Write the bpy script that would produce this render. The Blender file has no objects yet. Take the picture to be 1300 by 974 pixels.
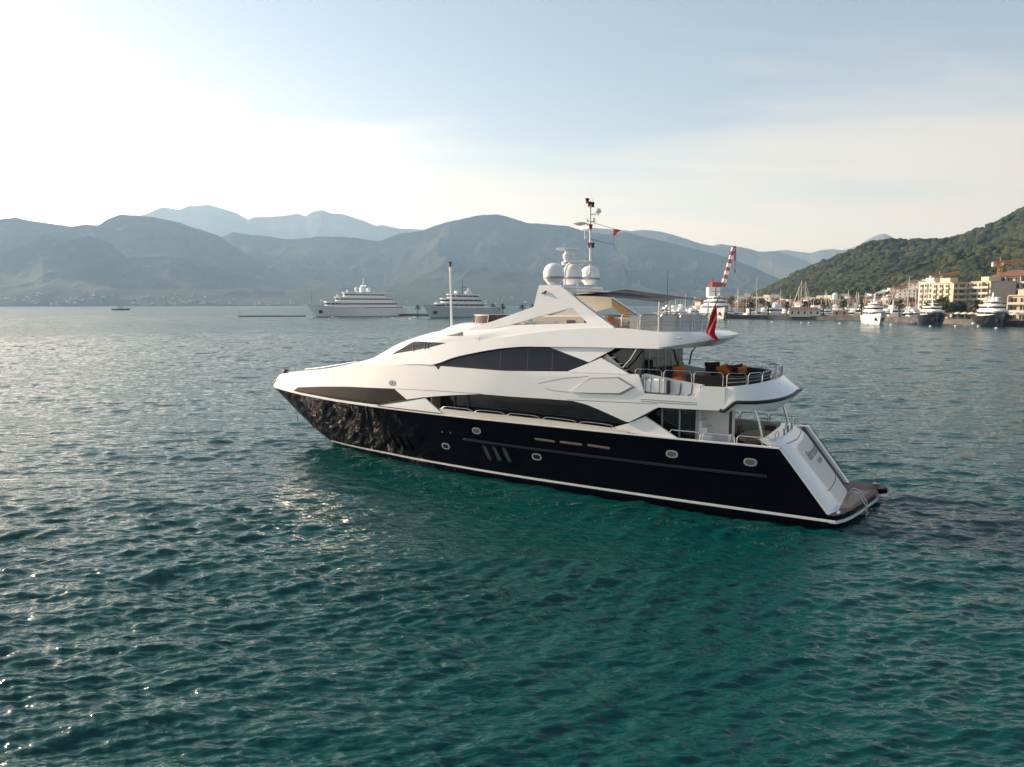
import bpy, bmesh, math, random
import numpy as np
from mathutils import Vector, Matrix
R = math.radians
scene = bpy.context.scene
col = scene.collection

# ---------------------------------------------------------------- camera
FPX, HOR, CAMH = 901.0, 386.5, 9.0           # focal length in photo pixels, horizon row, drone height above the water
PITCH = math.atan((487 - HOR) / FPX)
cam = bpy.data.cameras.new('Camera'); camo = bpy.data.objects.new('Camera', cam); col.objects.link(camo)
camo.location = (0, 0, CAMH); camo.rotation_euler = (R(90) - PITCH, 0, 0)
cam.sensor_width = 36; cam.lens = FPX / 1300 * 36
cam.clip_start = 0.3; cam.clip_end = 60000
scene.camera = camo

# ---------------------------------------------------------------- sun, sky, exposure
SUN_AZ, SUN_EL = -64.0, 24.0                 # azimuth measured clockwise from +Y
sdir = Vector((math.sin(R(SUN_AZ)) * math.cos(R(SUN_EL)), math.cos(R(SUN_AZ)) * math.cos(R(SUN_EL)), math.sin(R(SUN_EL))))
sl = bpy.data.lights.new('sun', 'SUN'); sl.energy = 4.4; sl.angle = R(0.6); sl.color = (1.0, 0.86, 0.69)
so = bpy.data.objects.new('sun', sl); col.objects.link(so)
so.rotation_euler = (-sdir).to_track_quat('-Z', 'Y').to_euler()

world = bpy.data.worlds.new('World'); scene.world = world; world.use_nodes = True
wt = world.node_tree; wn = wt.nodes; wl = wt.links
for n in list(wn): wn.remove(n)
def WN(t, **kw):
    n = wn.new(t)
    for k, v in kw.items(): setattr(n, k, v)
    return n
def wmath(op, a, b=None, c=None, clamp=False):
    n = WN('ShaderNodeMath', operation=op, use_clamp=clamp)
    for i, x in enumerate((a, b, c)):
        if x is None: continue
        if isinstance(x, (int, float)): n.inputs[i].default_value = x
        else: wl.new(x, n.inputs[i])
    return n.outputs[0]
def wmap(x, a, b, c=0.0, d=1.0):
    n = WN('ShaderNodeMapRange', interpolation_type='SMOOTHSTEP'); wl.new(x, n.inputs[0])
    for i, v in enumerate((a, b, c, d)): n.inputs[i + 1].default_value = v
    return n.outputs[0]
def wmix(f, a, b):
    n = WN('ShaderNodeMix', data_type='RGBA')
    for s, x in ((0, f), (6, a), (7, b)):
        if isinstance(x, (int, float)): n.inputs[s].default_value = x
        elif isinstance(x, tuple): n.inputs[s].default_value = x
        else: wl.new(x, n.inputs[s])
    return n.outputs[2]
sky = WN('ShaderNodeTexSky', sky_type='NISHITA'); sky.sun_disc = False
sky.sun_elevation = R(SUN_EL); sky.sun_rotation = R(SUN_AZ)
sky.altitude = 0; sky.air_density = 1.0; sky.dust_density = 0.7; sky.ozone_density = 1.2
tc = WN('ShaderNodeTexCoord'); nv = WN('ShaderNodeVectorMath', operation='NORMALIZE'); wl.new(tc.outputs['Generated'], nv.inputs[0])
sep = WN('ShaderNodeSeparateXYZ'); wl.new(nv.outputs[0], sep.inputs[0])
dt = WN('ShaderNodeVectorMath', operation='DOT_PRODUCT'); wl.new(nv.outputs[0], dt.inputs[0]); dt.inputs[1].default_value = sdir
sd = dt.outputs['Value']; zz = sep.outputs[2]
# clouds drawn on a flat layer overhead, so they flatten towards the horizon
zc = wmath('ADD', wmath('MAXIMUM', zz, 0.0), 0.10)
cu = WN('ShaderNodeCombineXYZ'); wl.new(wmath('DIVIDE', sep.outputs[0], zc), cu.inputs[0]); wl.new(wmath('DIVIDE', sep.outputs[1], zc), cu.inputs[1])
mp = WN('ShaderNodeMapping'); wl.new(cu.outputs[0], mp.inputs[0]); mp.inputs['Rotation'].default_value = (0, 0, R(28)); mp.inputs['Scale'].default_value = (0.34, 0.95, 1); mp.inputs['Location'].default_value = (2.1, 0.35, 0)
nz = WN('ShaderNodeTexNoise'); wl.new(mp.outputs[0], nz.inputs['Vector'])
nz.inputs['Scale'].default_value = 1.0; nz.inputs['Detail'].default_value = 7; nz.inputs['Roughness'].default_value = 0.56; nz.inputs['Distortion'].default_value = 0.5
cl = nz.outputs[0]
bank = wmath('ADD', wmap(zz, 0.33, 0.12), wmath('MULTIPLY', wmath('SUBTRACT', cl, 0.5), 2.9))       # ragged upper edge of the cloud bank
bank = wmap(bank, -0.05, 1.3)
low = wmath('MULTIPLY', wmap(zz, 0.26, 0.0), wmap(cl, 0.25, 0.62, 0.72, 1.0))
glow = wmath('POWER', wmath('MAXIMUM', sd, 0.0), 6.0)
veil = wmath('MAXIMUM', wmath('MULTIPLY', bank, 0.92), wmath('MULTIPLY', low, 0.72))
veil = wmath('ADD', veil, wmath('MULTIPLY', glow, 0.30), clamp=True)
veil = wmath('MAXIMUM', veil, 0.12)
vb = WN('ShaderNodeVectorMath', operation='SCALE'); vb.inputs[0].default_value = (0.95, 0.90, 0.835)
aure = wmath('MULTIPLY', wmath('POWER', wmath('MAXIMUM', sd, 0.0), 7.0), wmap(zz, 0.36, 0.17, 1.2, 46.0))                         # the bright haze round the sun, outside the frame
wl.new(wmath('ADD', wmath('ADD', wmath('MULTIPLY', wmath('ADD', sd, 0.2), 1.4), 4.5), aure), vb.inputs['Scale'])
tint = WN('ShaderNodeVectorMath', operation='MULTIPLY'); wl.new(sky.outputs[0], tint.inputs[0]); tint.inputs[1].default_value = (1.03, 0.945, 0.875)
c_sky = wmix(veil, tint.outputs[0], vb.outputs[0])
bg = WN('ShaderNodeBackground'); bg.inputs['Strength'].default_value = 0.10; wl.new(c_sky, bg.inputs['Color'])
wo = WN('ShaderNodeOutputWorld'); wl.new(bg.outputs[0], wo.inputs[0])

scene.view_settings.view_transform = 'Standard'; scene.view_settings.look = 'None'
scene.view_settings.exposure = 0.85; scene.view_settings.gamma = 1.0; scene.view_settings.use_curve_mapping = False
scene.render.engine = 'CYCLES'
scene.cycles.use_denoising = True
scene.cycles.max_bounces = 6; scene.cycles.diffuse_bounces = 3; scene.cycles.glossy_bounces = 4; scene.cycles.volume_bounces = 2
scene.cycles.caustics_reflective = True; scene.cycles.blur_glossy = 0.3
scene.cycles.sample_clamp_indirect = 6

# ---------------------------------------------------------------- helpers
rng = random.Random(7)
def tag(o, label=None, cat=None, group=None, kind=None):
    if label: o['label'] = label
    if cat: o['category'] = cat
    if group: o['group'] = group
    if kind: o['kind'] = kind
    return o
def empty(name, loc=(0, 0, 0), rz=0.0):
    o = bpy.data.objects.new(name, None); col.objects.link(o); o.location = loc; o.rotation_euler = (0, 0, rz); o.empty_display_size = 0.3
    return o
def kids(o): return [c for c in bpy.data.objects if c.parent == o]
def copy_tree(o, parent=None):
    ks = kids(o)
    c = o.copy(); col.objects.link(c); c.parent = parent
    for k in ks: copy_tree(k, c)
    return c

class MB:
    """collects shapes, then links them as one mesh object"""
    def __init__(s): s.v = []; s.f = []; s.two = False
    def add(s, vs, fs):
        b = len(s.v); s.v += [tuple(p) for p in vs]; s.f += [tuple(i + b for i in q) for q in fs]; return s
    def box(s, c, d, rz=0.0, bev=0.0):
        x, y, z = d[0] / 2, d[1] / 2, d[2] / 2; cs, sn = math.cos(rz), math.sin(rz)
        if bev > 0:
            b = min(bev, x * .9, y * .9, z * .9)
            ring = [(-x + b, -y), (x - b, -y), (x, -y + b), (x, y - b), (x - b, y), (-x + b, y), (-x, y - b), (-x, -y + b)]
            sx, sy = (x - b) / x, (y - b) / y
            P = [(px * sx, py * sy, -z) for px, py in ring] + [(px, py, -z + b) for px, py in ring] + [(px, py, z - b) for px, py in ring] + [(px * sx, py * sy, z) for px, py in ring]
            F = [tuple(range(7, -1, -1)), tuple(range(24, 32))] + [(k * 8 + i, k * 8 + (i + 1) % 8, k * 8 + 8 + (i + 1) % 8, k * 8 + 8 + i) for k in range(3) for i in range(8)]
        else:
            P = [(-x, -y, -z), (x, -y, -z), (x, y, -z), (-x, y, -z), (-x, -y, z), (x, -y, z), (x, y, z), (-x, y, z)]
            F = [(3, 2, 1, 0), (4, 5, 6, 7), (0, 1, 5, 4), (1, 2, 6, 5), (2, 3, 7, 6), (3, 0, 4, 7)]
        return s.add([(c[0] + p[0] * cs - p[1] * sn, c[1] + p[0] * sn + p[1] * cs, c[2] + p[2]) for p in P], F)
    def tube(s, pts, r, n=8, r2=None):
        pts = [Vector(p) for p in pts]; m = len(pts)
        b = len(s.v); prev = None
        for i, p in enumerate(pts):
            d = (pts[min(i + 1, m - 1)] - pts[max(i - 1, 0)]).normalized()
            ref = Vector((0, 0, 1)) if abs(d.z) < .9 else Vector((1, 0, 0))
            a = d.cross(ref).normalized() if prev is None else (prev - d * prev.dot(d)).normalized()
            prev = a; c = d.cross(a)
            rr = r if r2 is None else r + (r2 - r) * i / (m - 1)
            for k in range(n):
                t = 2 * math.pi * k / n
                s.v.append(tuple(p + (a * math.cos(t) + c * math.sin(t)) * rr))
        for i in range(m - 1):
            for k in range(n):
                s.f.append((b + i * n + k, b + i * n + (k + 1) % n, b + (i + 1) * n + (k + 1) % n, b + (i + 1) * n + k))
        s.f.append(tuple(b + k for k in range(n - 1, -1, -1))); s.f.append(tuple(b + (m - 1) * n + k for k in range(n)))
        return s
    def lathe(s, c, prof, n=20, axis='z'):
        b = len(s.v)
        for (r, h) in prof:
            for k in range(n):
                t = 2 * math.pi * k / n
                q = (r * math.cos(t), r * math.sin(t), h)
                if axis == 'x': q = (q[2], q[0], q[1])
                if axis == 'y': q = (q[0], q[2], q[1])
                s.v.append((c[0] + q[0], c[1] + q[1], c[2] + q[2]))
        for i in range(len(prof) - 1):
            for k in range(n):
                s.f.append((b + i * n + k, b + i * n + (k + 1) % n, b + (i + 1) * n + (k + 1) % n, b + (i + 1) * n + k))
        s.f.append(tuple(b + k for k in range(n - 1, -1, -1))); s.f.append(tuple(b + (len(prof) - 1) * n + k for k in range(n)))
        return s
    def loft(s, secs, closed=False, caps=False):
        n = len(secs[0]); b = len(s.v)
        for q in secs: s.v += [tuple(p) for p in q]
        for i in range(len(secs) - 1):
            for k in range(n if closed else n - 1):
                s.f.append((b + i * n + k, b + i * n + (k + 1) % n, b + (i + 1) * n + (k + 1) % n, b + (i + 1) * n + k))
        if caps:
            s.f.append(tuple(b + k for k in range(n - 1, -1, -1))); s.f.append(tuple(b + (len(secs) - 1) * n + k for k in range(n)))
        return s
    def prism(s, poly, z0, z1):
        n = len(poly)
        return s.add([(x, y, z0) for x, y in poly] + [(x, y, z1) for x, y in poly],
                     [tuple(range(n - 1, -1, -1)), tuple(range(n, 2 * n))] + [(i, (i + 1) % n, n + (i + 1) % n, n + i) for i in range(n)])
    def mirror(s):
        b = len(s.v); s.v += [(x, -y, z) for x, y, z in s.v]; s.f += [tuple(i + b for i in reversed(q)) for q in list(s.f)]; return s
    def pair(s): s.two = True; return s                           # a port and a starboard piece, each an object of its own
    def build(s, name, m, parent=None, smooth=None, weld=0.0, fixn=True):
        me = bpy.data.meshes.new(name); me.from_pydata(s.v, [], s.f)
        bm = bmesh.new(); bm.from_mesh(me)
        if weld: bmesh.ops.remove_doubles(bm, verts=bm.verts, dist=weld)
        bmesh.ops.dissolve_degenerate(bm, edges=bm.edges, dist=1e-5)
        if fixn: bmesh.ops.recalc_face_normals(bm, faces=bm.faces)
        bm.to_mesh(me); bm.free()
        me.materials.append(m)
        if smooth is not None:
            me.polygons.foreach_set('use_smooth', [True] * len(me.polygons))
            me.set_sharp_from_angle(angle=R(smooth))
        o = bpy.data.objects.new(name, me); col.objects.link(o); o.parent = parent
        return o

def np_mesh(name, V, F, m, smooth=True):
    me = bpy.data.meshes.new(name)
    V = np.asarray(V, np.float32); F = np.asarray(F, np.int32); k = F.shape[1]
    me.vertices.add(len(V)); me.vertices.foreach_set('co', V.ravel())
    me.loops.add(F.size); me.loops.foreach_set('vertex_index', F.ravel())
    me.polygons.add(len(F)); me.polygons.foreach_set('loop_start', np.arange(0, F.size, k, dtype=np.int32))
    if smooth: me.polygons.foreach_set('use_smooth', np.ones(len(F), bool))
    me.update(calc_edges=True); me.materials.append(m)
    o = bpy.data.objects.new(name, me); col.objects.link(o)
    return o
def grid_faces(nr, nc, wrap=False):
    i = np.arange(nr - 1)[:, None]; j = np.arange(nc if wrap else nc - 1)[None, :]; jn = (j + 1) % nc
    return np.stack([i * nc + j, i * nc + jn, (i + 1) * nc + jn, (i + 1) * nc + j], -1).reshape(-1, 4)

# ---------------------------------------------------------------- materials
def mat(name, c, rough=0.5, metal=0.0, coat=0.0, var=0.0, vscale=3.0, bump=0.0, bscale=20.0, c2=None, spec=0.5):
    m = bpy.data.materials.new(name); m.use_nodes = True
    nt = m.node_tree; b = nt.nodes['Principled BSDF']
    b.inputs['Base Color'].default_value = (*c, 1); b.inputs['Roughness'].default_value = rough
    b.inputs['Metallic'].default_value = metal; b.inputs['Coat Weight'].default_value = coat; b.inputs['Coat Roughness'].default_value = 0.04
    b.inputs['Specular IOR Level'].default_value = spec
    if var > 0 or c2 or bump > 0:
        t = nt.nodes.new('ShaderNodeTexCoord')
        if var > 0 or c2:
            n = nt.nodes.new('ShaderNodeTexNoise'); n.inputs['Scale'].default_value = vscale; n.inputs['Detail'].default_value = 5
            nt.links.new(t.outputs['Object'], n.inputs['Vector'])
            r = nt.nodes.new('ShaderNodeMapRange'); r.inputs[1].default_value = .32; r.inputs[2].default_value = .68; nt.links.new(n.outputs[0], r.inputs[0])
            mx = nt.nodes.new('ShaderNodeMix'); mx.data_type = 'RGBA'; nt.links.new(r.outputs[0], mx.inputs[0])
            d = c2 if c2 else tuple(x * (1 + var) for x in c); a = c if c2 else tuple(x * (1 - var) for x in c)
            mx.inputs[6].default_value = (*a, 1); mx.inputs[7].default_value = (*d, 1); nt.links.new(mx.outputs[2], b.inputs['Base Color'])
        if bump > 0:
            n2 = nt.nodes.new('ShaderNodeTexNoise'); n2.inputs['Scale'].default_value = bscale; n2.inputs['Detail'].default_value = 3; nt.links.new(t.outputs['Object'], n2.inputs['Vector'])
            bp = nt.nodes.new('ShaderNodeBump'); bp.inputs['Strength'].default_value = 1.0; bp.inputs['Distance'].default_value = bump
            nt.links.new(n2.outputs[0], bp.inputs['Height']); nt.links.new(bp.outputs[0], b.inputs['Normal'])
    return m
# ---------------------------------------------------------------- numpy noise
def vnoise(x, y, seed=0):
    xi = np.floor(x).astype(np.int64); yi = np.floor(y).astype(np.int64); fx = x - xi; fy = y - yi
    fx = fx * fx * fx * (fx * (fx * 6 - 15) + 10); fy = fy * fy * fy * (fy * (fy * 6 - 15) + 10)
    def h(a, b):
        n = (a * 374761393 + b * 668265263 + seed * 1274126177) & 0x7fffffff
        n = ((n ^ (n >> 13)) * 1274126177) & 0x7fffffff
        return ((n ^ (n >> 16)) & 0xffff) / 65535.0
    return (h(xi, yi) * (1 - fx) + h(xi + 1, yi) * fx) * (1 - fy) + (h(xi, yi + 1) * (1 - fx) + h(xi + 1, yi + 1) * fx) * fy
def fbm(x, y, o=5, seed=0, ridged=False):
    s = 0; a = 0.5; t = 0
    for k in range(o):
        n = vnoise(x * 2 ** k + 13.7 * k, y * 2 ** k - 7.1 * k, seed + k)
        s = s + a * ((1 - abs(2 * n - 1)) if ridged else n); t += a; a *= 0.5
    return s / t

# ---------------------------------------------------------------- pixel of the photograph -> direction
CP, SP = math.cos(PITCH), math.sin(PITCH)
def ray(px, py):
    a = (px - 650) / FPX; b = (487 - py) / FPX
    return np.array([a, CP + b * SP, -SP + b * CP])
def az_of(px, py=HOR):
    d = ray(px, py); return math.atan2(d[0], d[1])
def at_dist(px, r, z=0.0, py=HOR):
    a = az_of(px, py); return (r * math.sin(a), r * math.cos(a), z)
def z_at(px, py, r):
    d = ray(px, py); return CAMH + r * d[2] / math.hypot(d[0], d[1])

# ---------------------------------------------------------------- water: one sheet to the far shore and beyond, real waves out to 400 m
def water_material():
    m = bpy.data.materials.new('sea_water'); m.use_nodes = True; nt = m.node_tree; b = nt.nodes['Principled BSDF']
    N = nt.nodes.new; L = nt.links.new
    b.inputs['Roughness'].default_value = 0.07; b.inputs['IOR'].default_value = 1.333
    t = N('ShaderNodeTexCoord')
    n0 = N('ShaderNodeTexNoise'); n0.inputs['Scale'].default_value = 0.05; n0.inputs['Detail'].default_value = 3; L(t.outputs['Object'], n0.inputs['Vector'])
    mx = N('ShaderNodeMix'); mx.data_type = 'RGBA'; L(n0.outputs[0], mx.inputs[0])
    mx.inputs[6].default_value = (0.0008, 0.035, 0.032, 1); mx.inputs[7].default_value = (0.0008, 0.058, 0.055, 1); L(mx.outputs[2], b.inputs['Base Color'])
    mp = N('ShaderNodeMapping'); mp.inputs['Rotation'].default_value = (0, 0, R(12)); mp.inputs['Scale'].default_value = (0.42, 1.0, 1.0); L(t.outputs['Object'], mp.inputs[0])
    prev = None
    for sc, dist, det in ((0.55, 0.17, 2), (2.6, 0.125, 3), (9.0, 0.018, 2)):
        n = N('ShaderNodeTexNoise'); n.inputs['Scale'].default_value = sc; n.inputs['Detail'].default_value = det; n.inputs['Roughness'].default_value = 0.5; n.inputs['Distortion'].default_value = 0.35
        L(mp.outputs[0], n.inputs['Vector'])
        bp = N('ShaderNodeBump'); bp.inputs['Strength'].default_value = 1.0; bp.inputs['Distance'].default_value = dist; L(n.outputs[0], bp.inputs['Height'])
        if prev: L(prev.outputs[0], bp.inputs['Normal'])
        prev = bp
    # beyond the modelled waves the slopes of the swell and ripples come from noise, growing with the distance from the yacht's anchorage
    ln = N('ShaderNodeVectorMath'); ln.operation = 'LENGTH'; L(t.outputs['Object'], ln.inputs[0])
    mr = N('ShaderNodeMapRange'); mr.inputs[1].default_value = 130; mr.inputs[2].default_value = 420; mr.inputs[3].default_value = 0.0; mr.inputs[4].default_value = 1.0; L(ln.outputs['Value'], mr.inputs[0])
    rg = N('ShaderNodeMapRange'); rg.inputs[1].default_value = 90; rg.inputs[2].default_value = 700; rg.inputs[3].default_value = 0.06; rg.inputs[4].default_value = 0.30; L(ln.outputs['Value'], rg.inputs[0]); L(rg.outputs[0], b.inputs['Roughness'])
    out = prev.outputs[0]
    for sc, k in ((0.20, 0.95), (0.9, 1.3), (4.5, 1.2)):
        n = N('ShaderNodeTexNoise'); n.inputs['Scale'].default_value = sc; n.inputs['Detail'].default_value = 2; L(mp.outputs[0], n.inputs['Vector'])
        s0 = N('ShaderNodeVectorMath'); s0.operation = 'SUBTRACT'; L(n.outputs['Color'], s0.inputs[0]); s0.inputs[1].default_value = (.5, .5, .5)
        s1 = N('ShaderNodeVectorMath'); s1.operation = 'MULTIPLY'; L(s0.outputs[0], s1.inputs[0]); s1.inputs[1].default_value = (k * .8, k * 1.3, 0)
        s2 = N('ShaderNodeVectorMath'); s2.operation = 'SCALE'; L(s1.outputs[0], s2.inputs[0]); L(mr.outputs[0], s2.inputs['Scale'])
        s3 = N('ShaderNodeVectorMath'); s3.operation = 'ADD'; L(out, s3.inputs[0]); L(s2.outputs[0], s3.inputs[1]); out = s3.outputs[0]
    nn = N('ShaderNodeVectorMath'); nn.operation = 'NORMALIZE'; L(out, nn.inputs[0])
    L(nn.outputs[0], b.inputs['Normal'])
    return m
def build_water():
    rr = [CAMH / math.tan(R(44))]; st_ = R(44 - 1.2) / 760
    while rr[-1] < 640:
        q = rr[-1]; d_ = (q * q + CAMH ** 2) / CAMH * st_
        rr.append(q + (min(d_, 0.36) if q < 190 else min(d_, 0.36 * (q / 190) ** 3.0)))
    r = np.concatenate([[0.02, 3, 6, 8], rr, [660, 720, 900, 1200, 1700, 2500, 4000, 7000, 12000, 20000]])
    fine = np.linspace(R(-50), R(50), 1150)
    a = np.concatenate([fine, np.linspace(R(50), R(310), 90)[1:-1]])
    RR, AA = np.meshgrid(r, a, indexing='ij')
    X = RR * np.sin(AA); Y = RR * np.cos(AA); Z = np.zeros_like(X)
    dr = np.gradient(r)[:, None]; da = RR * np.where(AA <= R(50), R(100) / 1150, R(260) / 90)
    cell = np.maximum(np.broadcast_to(dr, RR.shape), da)
    g = np.random.default_rng(3)
    gate = 0.35 + 1.3 * fbm(X / 13 + 50, Y / 7 + 50, 4, 5)          # gusts: rougher and smoother patches
    wind = R(96)                                                  # waves run towards the camera, crests lie roughly across the view
    for k in range(84):
        lam = 0.22 * (5.5 / 0.22) ** ((k + g.random()) / 84)
        th = wind + g.normal(0, R(25)); kk = 2 * math.pi / lam
        amp = 0.0080 * lam ** 0.5 * (1.0 if lam < 1.5 else (1.5 / lam) ** 0.25)
        ph = kk * (X * math.cos(th) + Y * math.sin(th)) + g.random() * 6.283
        fade = np.clip((lam / cell - 2.2) / 2.0, 0, 1) * amp
        Z += fade * (1.9 * (1 - np.abs(np.sin(ph * .5)) ** 1.15) - 0.72)     # peaked crests, rounded troughs
    Z *= gate
    Z[:4] = 0
    V = np.stack([X, Y, Z], -1).reshape(-1, 3)
    o = np_mesh('sea', V, grid_faces(len(r), len(a), wrap=True), water_material())
    tag(o, 'teal green rippled sea water of the bay', 'water', kind='structure')
build_water()

# ---------------------------------------------------------------- hills: each traced skyline stands at its own distance with slopes, spurs and a back
def hill_material(name, c1, c2, c3, s):
    m = bpy.data.materials.new(name); m.use_nodes = True; nt = m.node_tree; b = nt.nodes['Principled BSDF']; N = nt.nodes.new; L = nt.links.new
    b.inputs['Roughness'].default_value = 0.95; b.inputs['Specular IOR Level'].default_value = 0.1
    t = N('ShaderNodeTexCoord')
    n1 = N('ShaderNodeTexNoise'); n1.inputs['Scale'].default_value = s; n1.inputs['Detail'].default_value = 9; n1.inputs['Roughness'].default_value = 0.62; L(t.outputs['Object'], n1.inputs['Vector'])
    n2 = N('ShaderNodeTexNoise'); n2.inputs['Scale'].default_value = s * 7; n2.inputs['Detail'].default_value = 6; n2.inputs['Roughness'].default_value = 0.7; L(t.outputs['Object'], n2.inputs['Vector'])
    r1 = N('ShaderNodeMapRange'); r1.inputs[1].default_value = .42; r1.inputs[2].default_value = .66; L(n1.outputs[0], r1.inputs[0])
    r2 = N('ShaderNodeMapRange'); r2.inputs[1].default_value = .58; r2.inputs[2].default_value = .74; L(n2.outputs[0], r2.inputs[0])
    m1 = N('ShaderNodeMix'); m1.data_type = 'RGBA'; L(r1.outputs[0], m1.inputs[0]); m1.inputs[6].default_value = (*c1, 1); m1.inputs[7].default_value = (*c2, 1)
    m2 = N('ShaderNodeMix'); m2.data_type = 'RGBA'; L(r2.outputs[0], m2.inputs[0]); L(m1.outputs[2], m2.inputs[6]); m2.inputs[7].default_value = (*c3, 1)
    L(m2.outputs[2], b.inputs['Base Color'])
    return m
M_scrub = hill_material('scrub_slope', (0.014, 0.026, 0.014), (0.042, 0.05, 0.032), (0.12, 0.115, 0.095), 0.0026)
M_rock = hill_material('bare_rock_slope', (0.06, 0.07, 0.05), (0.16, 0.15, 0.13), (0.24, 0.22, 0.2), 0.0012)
M_green = hill_material('wooded_slope', (0.02, 0.034, 0.012), (0.034, 0.05, 0.018), (0.07, 0.075, 0.03), 0.006)
HILLS = {}
def hill(name, label, pts, r_ridge, r_foot, r_back, m, spur=0.5, lam=900., seed=1, ncol=420, nrow=90, power=1.1, z_foot=0.0):
    px = np.linspace(pts[0][0], pts[-1][0], ncol)
    py = np.interp(px, [p[0] for p in pts], [p[1] for p in pts])
    az = np.array([az_of(x, y) for x, y in zip(px, py)]); zr = np.array([z_at(x, y, r_ridge) for x, y in zip(px, py)])
    zr = zr + (fbm(az * r_ridge / (lam * .16), az * 0, 4, seed + 9) - .5) * 0.035 * np.abs(zr).clip(30)
    t = np.concatenate([np.linspace(0, 1, nrow), np.linspace(1, 2, nrow // 3)[1:]])
    rad = np.where(t <= 1, r_foot + (r_ridge - r_foot) * t, r_ridge + (r_back - r_ridge) * (t - 1))
    T, A = np.meshgrid(t, az, indexing='ij'); RAD = np.broadcast_to(rad[:, None], T.shape); ZR = np.broadcast_to(zr[None, :], T.shape)
    X = RAD * np.sin(A); Y = RAD * np.cos(A)
    w = fbm(X / lam * .7, Y / lam * .7, 3, seed + 3) * lam * 0.5
    sp = fbm((X + w) / lam, (Y - w) / lam, 6, seed, ridged=True)
    f = np.clip(T, 0, 1) ** power
    edge = np.clip(4 * T * (1 - T), 0, 1) ** 0.7
    Z = z_foot + (ZR - z_foot) * f * (1 - spur * edge * (1 - sp) * 1.5)
    lim = CAMH + (ZR - CAMH) / r_ridge * RAD * (0.965 + 0.035 * T)
    Z = np.where((T < 0.995) & (T <= 1), np.minimum(Z, np.maximum(lim, z_foot)), Z)
    back = np.clip(T - 1, 0, 1); Z = np.where(T > 1, ZR * (1 - 0.55 * back ** 1.3) - 0.12 * ZR * np.sin(back * 3.1) * sp, Z)
    Z[0] = min(z_foot, 0) - 3
    o = np_mesh(name, np.stack([X, Y, Z], -1).reshape(-1, 3), grid_faces(len(t), ncol), m)
    tag(o, label, 'hill', kind='structure')
    HILLS[name] = (az, rad[:nrow], Z[:nrow])
    return o
def ground_z(name, a, r):
    az, rad, Z = HILLS[name]
    i = float(np.clip(np.interp(r, rad, np.arange(len(rad))), 0, len(rad) - 1.001)); j = float(np.clip(np.interp(a, az, np.arange(len(az))), 0, len(az) - 1.001))
    i0, j0 = int(i), int(j); u, v = i - i0, j - j0
    return float((Z[i0, j0] * (1 - u) + Z[i0 + 1, j0] * u) * (1 - v) + (Z[i0, j0 + 1] * (1 - u) + Z[i0 + 1, j0 + 1] * u) * v)

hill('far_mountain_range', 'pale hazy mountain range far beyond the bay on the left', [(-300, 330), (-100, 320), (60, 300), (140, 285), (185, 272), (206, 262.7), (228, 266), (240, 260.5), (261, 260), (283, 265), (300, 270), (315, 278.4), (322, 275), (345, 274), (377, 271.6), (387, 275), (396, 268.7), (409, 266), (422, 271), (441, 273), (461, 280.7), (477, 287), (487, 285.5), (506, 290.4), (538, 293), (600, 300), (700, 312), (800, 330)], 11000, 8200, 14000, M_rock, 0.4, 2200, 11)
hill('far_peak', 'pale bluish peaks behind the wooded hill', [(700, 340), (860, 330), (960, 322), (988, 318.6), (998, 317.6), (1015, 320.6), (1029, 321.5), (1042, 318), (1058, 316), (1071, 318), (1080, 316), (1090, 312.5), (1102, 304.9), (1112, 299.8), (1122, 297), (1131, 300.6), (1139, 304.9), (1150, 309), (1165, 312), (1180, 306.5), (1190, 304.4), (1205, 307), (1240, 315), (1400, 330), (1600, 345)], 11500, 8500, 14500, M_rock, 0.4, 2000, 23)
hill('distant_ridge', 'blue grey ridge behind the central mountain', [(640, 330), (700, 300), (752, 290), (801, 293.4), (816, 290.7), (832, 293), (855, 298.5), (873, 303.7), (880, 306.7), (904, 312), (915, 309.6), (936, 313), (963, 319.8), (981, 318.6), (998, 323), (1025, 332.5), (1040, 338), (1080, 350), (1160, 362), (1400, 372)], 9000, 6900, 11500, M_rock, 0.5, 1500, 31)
hill('central_mountain', 'long grey green mountain behind the moored superyachts', [(150, 345), (230, 312), (283, 300), (296, 294), (315, 298.5), (338, 300), (364, 304), (403, 301.7), (432, 301), (461, 303), (480, 305.5), (506, 298), (538, 292), (564, 283), (590, 276), (613, 272.6), (632, 272.6), (651, 277.5), (668, 283), (715, 286), (738, 293.4), (766, 297.5), (793, 294.4), (824, 301.6), (855, 309.8), (896, 319), (916, 325), (939, 332.5), (965, 343.5), (988, 353), (1020, 370), (1060, 381), (1200, 385)], 6600, 4000, 9000, M_scrub, 0.72, 900, 47, 700, 150, 1.0)
hill('left_mountain', 'hazy mountain on the left sloping down to the shore', [(-420, 330), (-250, 300), (-120, 282), (-40, 285), (0, 278.8), (20, 275.8), (46, 281.8), (92, 288), (108, 285.3), (125, 286.5), (138, 278.8), (155, 272.4), (171, 271.9), (194, 276.5), (231, 284.6), (277, 299.6), (300, 313), (330, 333), (354, 347), (390, 368), (425, 381), (480, 386)], 5600, 4300, 7600, M_scrub, 0.5, 800, 59, 480, 110, 1.0)
hill('left_foothill', 'darker foothill above the far shore town', [(-420, 350), (-200, 335), (-60, 338), (0, 323), (34, 311), (51, 298.5), (81, 304), (111, 299.6), (138, 308), (160, 326), (185, 326), (215, 325), (242, 331), (300, 347), (350, 360), (392, 374), (430, 383), (480, 386)], 4700, 3850, 5600, M_scrub, 0.45, 520, 71, 480, 90, 0.95, 1.0)
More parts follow.
